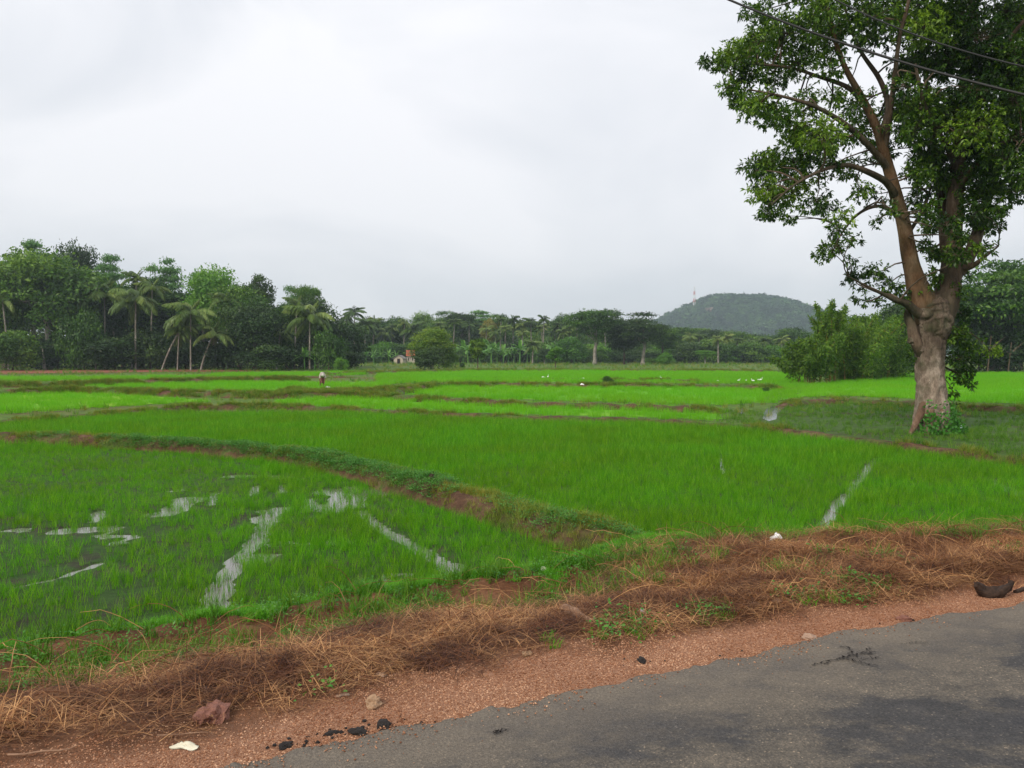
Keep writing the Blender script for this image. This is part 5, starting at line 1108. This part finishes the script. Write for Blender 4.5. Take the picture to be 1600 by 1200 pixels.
# foliage clumps: (px, py, radius px, weight)
BL_ = [(1100, 97, 14, .8), (1125, 92, 20, 1), (1150, 78, 28, 1), (1185, 60, 36, 1), (1230, 45, 42, 1), (1160, 112, 26, 1), (1140, 140, 20, .8), (1155, 160, 24, .9), (1200, 105, 40, 1), (1185, 160, 30, 1), (1215, 180, 28, .8), (1240, 95, 30, .9), (1245, 200, 36, 1), (1190, 20, 26, .7), (1290, 50, 48, 1), (1275, 10, 40, 1), (1300, 100, 28, .6), (1255, 155, 26, .6),
       (1180, 270, 22, .9), (1205, 255, 30, 1), (1190, 300, 26, 1), (1200, 330, 20, .9), (1240, 250, 36, 1), (1235, 300, 32, .9), (1270, 230, 34, 1), (1270, 315, 26, .6), (1300, 210, 34, .9), (1290, 265, 28, .6), (1310, 330, 24, .6), (1235, 338, 16, .6),
       (1312, 362, 18, .6), (1300, 388, 18, .8), (1285, 402, 14, .8), (1335, 375, 14, .5), (1345, 300, 26, .5), (1330, 265, 26, .6), (1370, 345, 12, .5), (1385, 310, 12, .4),
       (1345, 20, 40, .9), (1390, 15, 44, .9), (1370, 60, 30, .5), (1330, 165, 30, .7), (1350, 200, 32, .8), (1310, 150, 24, .5), (1395, 170, 32, .8), (1420, 210, 40, .9), (1380, 240, 26, .7), (1440, 160, 40, .9), (1430, 100, 38, .9), (1450, 45, 48, 1), (1490, 20, 46, 1), (1480, 100, 44, 1), (1410, 130, 26, .5),
       (1530, 60, 48, 1), (1580, 30, 50, 1), (1560, 110, 46, 1), (1600, 90, 44, 1), (1520, 150, 42, 1), (1590, 160, 44, 1), (1480, 180, 42, 1), (1545, 200, 42, 1), (1595, 225, 38, .9), (1460, 240, 38, .9), (1510, 240, 40, 1), (1560, 260, 36, .9), (1600, 270, 30, .8), (1440, 270, 28, .7), (1430, 310, 22, .6), (1480, 290, 32, .8), (1530, 300, 34, .9), (1580, 295, 24, .6), (1455, 330, 24, .7), (1520, 335, 28, .8), (1560, 325, 18, .5), (1545, 355, 18, .6), (1475, 350, 20, .5), (1450, 360, 14, .5), (1505, 370, 18, .5),
       (1535, 390, 16, .5), (1395, 330, 14, .5), (1460, 395, 16, .8), (1455, 420, 16, .8), (1462, 440, 14, .8), (1445, 385, 12, .5), (1440, 450, 12, .6),
       (1322, 430, 14, .8), (1340, 440, 20, .9), (1365, 432, 22, 1), (1345, 462, 16, .7), (1390, 440, 20, .9), (1375, 470, 14, .6), (1410, 450, 16, .8), (1415, 475, 12, .6), (1330, 410, 10, .5),
       (1480, 395, 20, .8), (1500, 400, 16, .6), (1510, 430, 14, .6), (1505, 460, 18, .8), (1500, 490, 20, .9),
       (1495, 520, 22, 1), (1515, 535, 24, 1), (1495, 555, 22, 1), (1520, 565, 20, 1), (1540, 545, 16, .8), (1500, 585, 18, 1), (1515, 600, 12, .8), (1487, 610, 10, .8), (1488, 630, 8, .6), (1440, 570, 12, .5), (1425, 555, 12, .6),
       # beyond the frame
       (1650, 60, 60, 1), (1660, 150, 60, 1), (1650, 240, 50, 1), (1640, 300, 30, .8), (1710, 100, 50, .8), (1720, 200, 45, .8), (1240, -30, 40, 1), (1310, -50, 50, 1), (1390, -60, 55, 1), (1470, -70, 60, 1), (1560, -70, 60, 1), (1640, -60, 55, 1), (1430, -150, 55, 1), (1520, -170, 60, 1), (1600, -150, 50, 1), (1350, -120, 40, .8), (1500, -240, 45, .8)]
LC_, LD_, LN_, LV_ = [], [], [], []; TW = Geo()
for bi, (x, y, r_, w_) in enumerate(BL_):
    small = y > 410
    for rep in range(1 if small else (3 if x > 1400 else 2)):
        edge = x < 1180
        dy = gT.normal(0, .3) if small else (gT.uniform(-1, 1) * (1.0 if edge else 2.6))
        if y > 480 and x > 1480: dy = gT.uniform(-.1, .7)
        c = wp_(x + gT.normal(0, r_ * .2), y + gT.normal(0, r_ * .2), dy); Rm = r_ * mpp * (1 if rep == 0 else .85)
        d_ = np.linalg.norm(SKA[:, :3] - c, axis=1); j = int(np.argmin(d_)); a = SKA[j, :3]
        u = np.linspace(0, 1, 6)[:, None]; tw = a * (1 - u) + c * u; tw += np.sin(u * 3.14) * gT.normal(0, .12, 3) + np.sin(u * 6.28) * gT.normal(0, .04, 3); tw[:, 2] += .12 * np.sin(u[:, 0] * 3.14)
        if d_[j] < 2.8: TW.tube(tw, np.linspace(min(.035, SKA[j, 3]), .010, 6), 5, .4)
        ns = max(5, int(w_ * 190 * Rm ** 1.8 * (1.15 if x > 1430 else 1.0)))
        dd = rdir(ns, gT); rr_ = Rm * gT.uniform(.15, 1.12, ns) ** .7
        sp_c = c + dd * rr_[:, None] * np.array([1, 1, .78])
        for s_i in range(0, ns, 4): 
            uu = np.linspace(0, 1, 3)[:, None]; TW.tube(c * (1 - uu) + sp_c[s_i] * uu + np.array([[0, 0, 0], gT.normal(0, .04, 3), [0, 0, 0]]), [.008, .006, .004], 3, .4)
        nl = 7; cc = np.repeat(sp_c, nl, 0); od = np.repeat(dd, nl, 0)
        D = rdir(len(cc), gT) * .9 + od * .5 + np.array([0, 0, -.45]); cc = cc + rdir(len(cc), gT) * .05
        LC_.append(cc); LD_.append(D); LN_.append(rdir(len(cc), gT) * .8 + np.array([0, 0, 1])); bright = np.clip(gT.normal(.45, .2) + (.15 if x < 1320 else 0), 0, 1)  # left clumps get lighter leaf colour, painting in the crown's sunlit side
        LV_.append(np.clip(bright + gT.normal(0, .22, len(cc)), 0, 1))
C_l = np.vstack(LC_); n = len(C_l)
V, Q = leaves(C_l, np.vstack(LD_), np.vstack(LN_), gT.uniform(.10, .19, n), gT.uniform(.045, .078, n), .12)
fol = link('foliage', mesh_np('foliage', V, Q, M['leaf_big'], np.repeat(np.concatenate(LV_), 4)), bt); fol['kind'] = 'stuff'
tw_o = link('twig', TW.mesh('twig', M['bark'])  , bt); tw_o['kind'] = 'stuff'
# ivy at the trunk foot
g = np.random.default_rng(77); n = 900; t = g.uniform(0, 1, n) ** 2; a = g.uniform(-2.6, .6, n)
P = np.c_[math.cos(0) * 0 + np.cos(a) * (.62 + .5 * (1 - t) * g.uniform(0, 1, n)), np.sin(a) * (.62 + .5 * (1 - t) * g.uniform(0, 1, n)), .05 + t * 1.1 * g.uniform(.3, 1, n)]
V, Q = leaves(P, rdir(n, g), P * np.array([1, 1, 0]) + rdir(n, g) * .4, g.uniform(.08, .15, n), g.uniform(.06, .1, n))
o = link('ivy', mesh_np('ivy', V, Q, M['weed'], np.repeat(g.uniform(0, 1, n), 4)), bt); o['kind'] = 'stuff'

# ------------------------------------------------------------------ hill, mast
YH = 1500.0; HP = [(940, 560), (1000, 520), (1030, 503), (1048, 490), (1066, 482), (1090, 473), (1105, 464), (1130, 461.5), (1160, 463), (1190, 465), (1220, 471), (1250, 482), (1278, 492), (1320, 508), (1380, 530), (1440, 560)]
hx = np.array([(a - 800) / F * YH for a, b in HP]); hz = np.array([deep(a, b, YH)[2] for a, b in HP]) - 5
nx_, ny_ = 120, 70; gxx = np.linspace(hx[0] - 30, hx[-1] + 30, nx_); gyy = np.linspace(YH - 330, YH + 330, ny_); HX, HY = np.meshgrid(gxx, gyy)
def hill_z(x, y):
    prof = np.interp(x, hx, hz, left=-2, right=-2); u = (y - YH) / 320; return prof * np.clip(1 - u * u, 0, 1) ** .9 * (1 - .06 * (1 + fbm(x / 60, y / 60, 5))*np.abs(u)) + 4 * fbm(x / 35, y / 35, 7) - 3
HZ = hill_z(HX, HY)
mh, t, o_ = mat('hill_ground'); n_ = noise(t, .03, 5, .6); p = node(t, 'ShaderNodeBsdfPrincipled', Roughness=.95)
t.links.new(ramp(t, n_, [(.4, (.03, .07, .018)), (.6, (.06, .11, .03))]), p.inputs[0]); t.links.new(p.outputs[0], o_.inputs[0])
tag(link('hill', mesh_np('hill', np.stack([HX, HY, HZ], -1).reshape(-1, 3), gridfaces(ny_, nx_), mh, smooth=True)), 'wooded hill rising beyond the far wood', kind='structure')
hc = []
for s in range(4):
    m_, C, rd = crown_mesh('hill_tree_crown', 820 + s, 4.2, 4.2, 9, 300, 2.6, M['leaf_hill']); hc.append(proto('hill_tree', m_))
g = np.random.default_rng(83); n = 9000; q = np.c_[g.uniform(hx[0], hx[-1], n), g.uniform(YH - 320, YH + 60, n)]; z = hill_z(q[:, 0], q[:, 1])
qx, qy = project(np.c_[q, z]); rockp = (np.hypot((qx - 1112) / 15, (qy - 487) / 8) + .5 * fbm(qx / 6, qy / 6, 3)) < .75; k = (z > 2) & ~rockp & (g.uniform(0, 1, n) < .85)
q3 = np.c_[q, z + 1.5][k]
tag(scatter('hill_forest', q3, hc, scale=.6 + 1.7 * g.uniform(0, 1, len(q3)) ** 2, g=g), 'forest of small crowns covering the distant hill', 'forest', kind='stuff')
# bare rock patch on the hill
c = None
for yy in np.arange(YH - 318, YH, 2.):
    xx = (1112 - 800) / F * yy; zz = hill_z(np.array([xx]), np.array([yy]))[0]
    if project([xx, yy, zz])[1] < 488: c = (xx, yy, zz); break
M['hillrock'] = plain('hill_rock', (.09, .07, .055), .9, (.26, .19, .16), .25, 1)
ro = link('hill_rock', rock_mesh('hill_rock', 31, M['hillrock'], 4, .55, 1)); ro.location = (c[0], c[1] + 6, c[2] - 1); ro.scale = (15, 12, 9); tag(ro, 'bare pinkish rock face on the left side of the hill', kind='structure')
# lattice mast
mx_ = (1084 - 800) / F * (YH - 30); mz = hill_z(np.array([mx_]), np.array([YH - 30]))[0]; mast = empty('radio_mast', (mx_, YH - 30, mz)); tag(mast, 'red and white lattice radio mast on the hill top', 'mast')
HM = deep(1084, 449, YH - 30)[2] - mz
for sidx in range(6):
    z0, z1 = HM * sidx / 6, HM * (sidx + 1) / 6; G = Geo(); w0, w1 = 2.0 - .22 * sidx, 2.0 - .22 * (sidx + 1); cs = [(-1, -1), (1, -1), (1, 1), (-1, 1)]
    for i in range(4):
        a, b = cs[i], cs[(i + 1) % 4]; G.tube([(a[0] * w0, a[1] * w0, z0), (a[0] * w1, a[1] * w1, z1)], [.28, .28], 4); G.tube([(a[0] * w0, a[1] * w0, z0), (b[0] * w1, b[1] * w1, z1)], [.16, .16], 4); G.tube([(a[0] * w1, a[1] * w1, z1), (b[0] * w1, b[1] * w1, z1)], [.16, .16], 4)
    link('mast_section', G.mesh('mast_section', M['tower_red'] if sidx % 2 == 0 else M['tower_white']), mast)
G = Geo(); G.tube([(0, 0, HM), (0, 0, HM + 3)], [.12, .05], 5); link('antenna', G.mesh('antenna', M['tower_red']), mast)

# ------------------------------------------------------------------ hut, house, person, egrets, cables
Yb = 236; hb = np.array([(625 - 800) / F * Yb, Yb, -.88]); sH = Yb / F
hut = empty('field_hut', hb, -.15); tag(hut, 'small pale hut with grey gable roof at the wood edge', 'hut')
def prism(w, d, h0, h1):                   # gabled wall body, gable to the front
    V = [(-w, -d, 0), (w, -d, 0), (w, -d, h0), (0, -d, h1), (-w, -d, h0), (-w, d, 0), (w, d, 0), (w, d, h0), (0, d, h1), (-w, d, h0)]
    return V, [(0, 1, 2, 3, 4), (9, 8, 7, 6, 5), (1, 6, 7, 2), (0, 4, 9, 5)]
def pyd(name, V, Fc, m, parent):
    me = bpy.data.meshes.new(name); me.from_pydata(V, [], Fc); me.materials.append(m); return link(name, me, parent)
V, Fc = prism(1.35, 1.6, 1.5, 2.3); pyd('wall', V, Fc, M['wall'], hut)
def gable_roof(parent, w, d, h0, h1, m, th=.1):
    for s in (-1, 1):
        V = [(s * w, -d, h0), (0, -d, h1), (0, d, h1), (s * w, d, h0)]; V += [(a, b, c_ + th) for a, b, c_ in V]
        pyd('roof_slope', V, [(0, 1, 2, 3), (7, 6, 5, 4), (0, 4, 5, 1), (1, 5, 6, 2), (2, 6, 7, 3), (3, 7, 4, 0)], m, parent)
gable_roof(hut, 1.7, 1.9, 1.33, 2.36, M['roof_grey'])
G = Geo(); G.box((.1, -1.62, .7), (.75, .06, 1.4)); link('doorway', G.mesh('doorway', M['dark']), hut)
G = Geo(); G.box((-.33, -1.64, .72), (.1, .1, 1.5)); G.box((.53, -1.64, .72), (.1, .1, 1.5)); link('door_frame', G.mesh('door_frame', M['wood']), hut)
hs = empty('red_roofed_house', (float((642 - 800) / F * 241), 241, -.88), .1, (.30, .6, .85)); tag(hs, 'house with orange red roof half hidden behind the hut', 'house')
V = [(a * 4, b, c_) for a, b, c_ in [(-1, -2.5, 0), (1, -2.5, 0), (1, -2.5, 2.6), (-1, -2.5, 2.6), (-1, 2.5, 0), (1, 2.5, 0), (1, 2.5, 2.6), (-1, 2.5, 2.6)]]
pyd('wall', V, [(0, 1, 2, 3), (5, 4, 7, 6), (1, 5, 6, 2), (4, 0, 3, 7)], M['wall'], hs)
V = [(-4.6, -3, 2.5), (4.6, -3, 2.5), (4.6, 0, 4.6), (-4.6, 0, 4.6), (-4.6, 3, 2.5), (4.6, 3, 2.5)]; pyd('roof', V, [(0, 1, 2, 3), (3, 2, 5, 4), (0, 3, 4), (1, 5, 2), (0, 4, 5, 1)], M['roof_red'], hs)
for xx in (-2, 1.8):
    G = Geo(); G.box((xx, -2.52, 1.5), (1, .08, 1)); w_o = link('window', G.mesh('window', M['dark']), hs)

# farmer bending over the rice
pb = at(503, 604.5, -.87); per = empty('person', pb, R(-70)); per.scale = (1.0, 1.0, 1.0)
tag(per, 'person in pale shirt and dark red sarong bending over the rice', 'person')
J = {'pel': (0, 0, .82), 'sp1': (.16, 0, .92), 'sp2': (.36, 0, .98), 'nk': (.52, 0, .97), 'hd': (.64, 0, .90), 'hd2': (.74, 0, .86)}
names, edges, radii = list(J), [('pel', 'sp1'), ('sp1', 'sp2'), ('sp2', 'nk'), ('nk', 'hd'), ('hd', 'hd2')], {'pel': .15, 'sp1': .14, 'sp2': .155, 'nk': .06, 'hd': .095, 'hd2': .085}
for s in (-1, 1):
    for nm, c_, r_, pr in [('hip', (-.02, .09 * s, .80), .10, 'pel'), ('kn', (.06 + .08 * s, .11 * s, .45), .065, 'hip'), ('ank', (-.02 + .08 * s, .12 * s, .07), .045, 'kn'), ('toe', (.12 + .08 * s, .12 * s, .03), .035, 'ank'),
                           ('sh', (.44, .17 * s, .95), .065, 'sp2'), ('el', (.52, .20 * s, .68), .045, 'sh'), ('wr', (.66, .12 * s, .45), .03, 'el'), ('pa', (.70, .11 * s, .39), .032, 'wr')]:
        J[nm + str(s)] = c_; radii[nm + str(s)] = r_; edges.append((pr if pr in ('pel', 'sp2') else pr + str(s), nm + str(s)))
    for f in range(5):
        a = 'f%d_%d' % (f, s); off = (f - 2) * .016; L_ = [.045, .07, .075, .07, .055][f]; y0 = .11 * s + off * (1 if f else 1.6)
        J[a + 'a'] = (.712, y0, .355); J[a + 'b'] = (.712 + L_ * .5, y0, .355 - L_ * .6); radii[a + 'a'] = .010; radii[a + 'b'] = .008; edges += [('pa' + str(s), a + 'a'), (a + 'a', a + 'b')]
names = list(J); me = bpy.data.meshes.new('body'); me.from_pydata([J[k_] for k_ in names], [(names.index(a), names.index(b)) for a, b in edges], [])
bo = link('body', me, per); sk = bo.modifiers.new('skin', 'SKIN'); sk.use_smooth_shade = True
for i, k_ in enumerate(names):
    sv_ = me.skin_vertices[0].data[i]; sv_.radius = (radii[k_], radii[k_]); sv_.use_root = (i == 0)
bo.modifiers.new('sub', 'SUBSURF').levels = 1; me.materials.append(M['skin'])
G = Geo(); G.tube([(0.02, 0, .86), (.12, 0, .94), (.24, 0, 1.0), (.38, 0, 1.01), (.47, 0, .99)], [.19, .19, .20, .20, .12], 14)
for s in (-1, 1): G.tube([(.42, .14 * s, .97), (.47, .20 * s, .84), (.52, .205 * s, .70)], [.10, .08, .075], 10)
link('shirt', G.mesh('shirt', M['shirt'], True), per)
G = Geo(); G.tube([(.04, 0, .90), (-.02, 0, .80), (.03, 0, .60), (.05, 0, .42), (.06, 0, .34)], [.18, .20, .20, .19, .185], 14); link('sarong', G.mesh('sarong', M['sarong'], True), per)
G = Geo(); G.tube([(.56, 0, .96), (.62, 0, .97), (.70, 0, .93), (.76, 0, .88)], [.09, .125, .125, .05], 12); link('head_cloth', G.mesh('head_cloth', M['cloth'], True), per)
crumple('sack', 512, 606, .35, .2, .12, M['cloth'], 'pale sack lying right beside the bending farmer', 'sack', 21, -.75)

def egret(px, py, label, pose, seed, s=1.0, Yd=None):
    b = at(px, py, -.80); e_ = empty('egret', b, seed * 1.3, s * .5); tag(e_, label, 'egret', 'egrets in the far paddy')
    G = Geo(); nk = [(.24, 0, .42), (.30, 0, .52), (.27, 0, .62), (.32, 0, .68)] if pose else [(.26, 0, .36), (.36, 0, .34), (.44, 0, .30), (.50, 0, .26)]
    G.tube([(-.24, 0, .30), (-.14, 0, .33), (0, 0, .36), (.12, 0, .37), (.20, 0, .38)] + nk, [.02, .07, .10, .09, .06, .035, .025, .025, .035], 9); link('body', G.mesh('body', M['white'], True), e_)
    h = np.array(nk[-1]); G = Geo(); G.tube([h, h + np.array([.12, 0, -.03])], [.014, .003], 5); link('beak', G.mesh('beak', M['beak']), e_)
    for q in (-1, 1):
        G = Geo(); G.tube([(.0, .035 * q, .30), (.01, .035 * q, .15), (0, .035 * q, 0)], [.014, .009, .009], 5); link('leg', G.mesh('leg', M['leg']), e_)
for i, (x, y, ps, lab, s) in enumerate([(848, 592, 0, 'white egret stooping beside a standing one', 1.1), (856, 592, 1, 'white egret standing upright, left pair of the far paddy', 1.3), (912, 593, 0, 'small white egret alone between pair and shrub', .8), (1033, 593, 1, 'lone white egret standing left of the flock', 1.1),
                                     (1121, 597, 0, 'stooping grey white egret left of the flock of five', .8), (1154, 597, 1, 'leftmost white egret of the flock of five', 1), (1166, 597, 0, 'second white egret from the left in the flock', 1), (1177, 598, 1, 'middle white egret of the flock of five', 1.1), (1185, 596, 0, 'stooping white egret second from the right in the flock', 1), (1188, 597, 1, 'rightmost white egret of the flock of five', 1.3)]):
    egret(x, y, lab, ps, i, s)
crumple('plastic_sack', 910, 602, .2, .1, .15, M['plastic'], 'white sack lying on the curved far bund', 'sack', 31, -.62)

def cable(pa, pb, dy0, dy1, r_, label):
    a, b = deep(*pa, dy0), deep(*pb, dy1); d = b - a; n = 60; t_ = np.linspace(-.9, 1.9, n); P = a + np.outer(t_, d); P[:, 2] += .35 * ((t_ - .5) ** 2 - .25)
    G = Geo(); G.tube(P, np.full(n, r_), 6); tag(link('power_cable', G.mesh('power_cable', M['cable'], True)), label, 'cable')
cable((1140, 0), (1600, 148), 12, 9.5, .017, 'thick black overhead cable crossing before the crown, lower one')
cable((1306, 0), (1600, 104), 12, 9.8, .011, 'thin black overhead cable, upper one')

# ------------------------------------------------------------------ haze
bm = bmesh.new(); bmesh.ops.create_cube(bm, size=1); me = bpy.data.meshes.new('haze'); bm.to_mesh(me); bm.free()
hz_o = link('haze', me); hz_o.scale = (3100, 2200, 165); hz_o.location = (0, 925, 165 / 2 - 2.0)
mh, t, o_ = mat('haze'); pv = node(t, 'ShaderNodeVolumePrincipled', Density=.00030, Anisotropy=.2); pv.inputs['Color'].default_value = (.76, .92, 1, 1); t.links.new(pv.outputs[0], o_.inputs['Volume']); me.materials.append(mh)
tag(hz_o, 'pale humid haze thickening towards the hill', 'haze', kind='stuff')
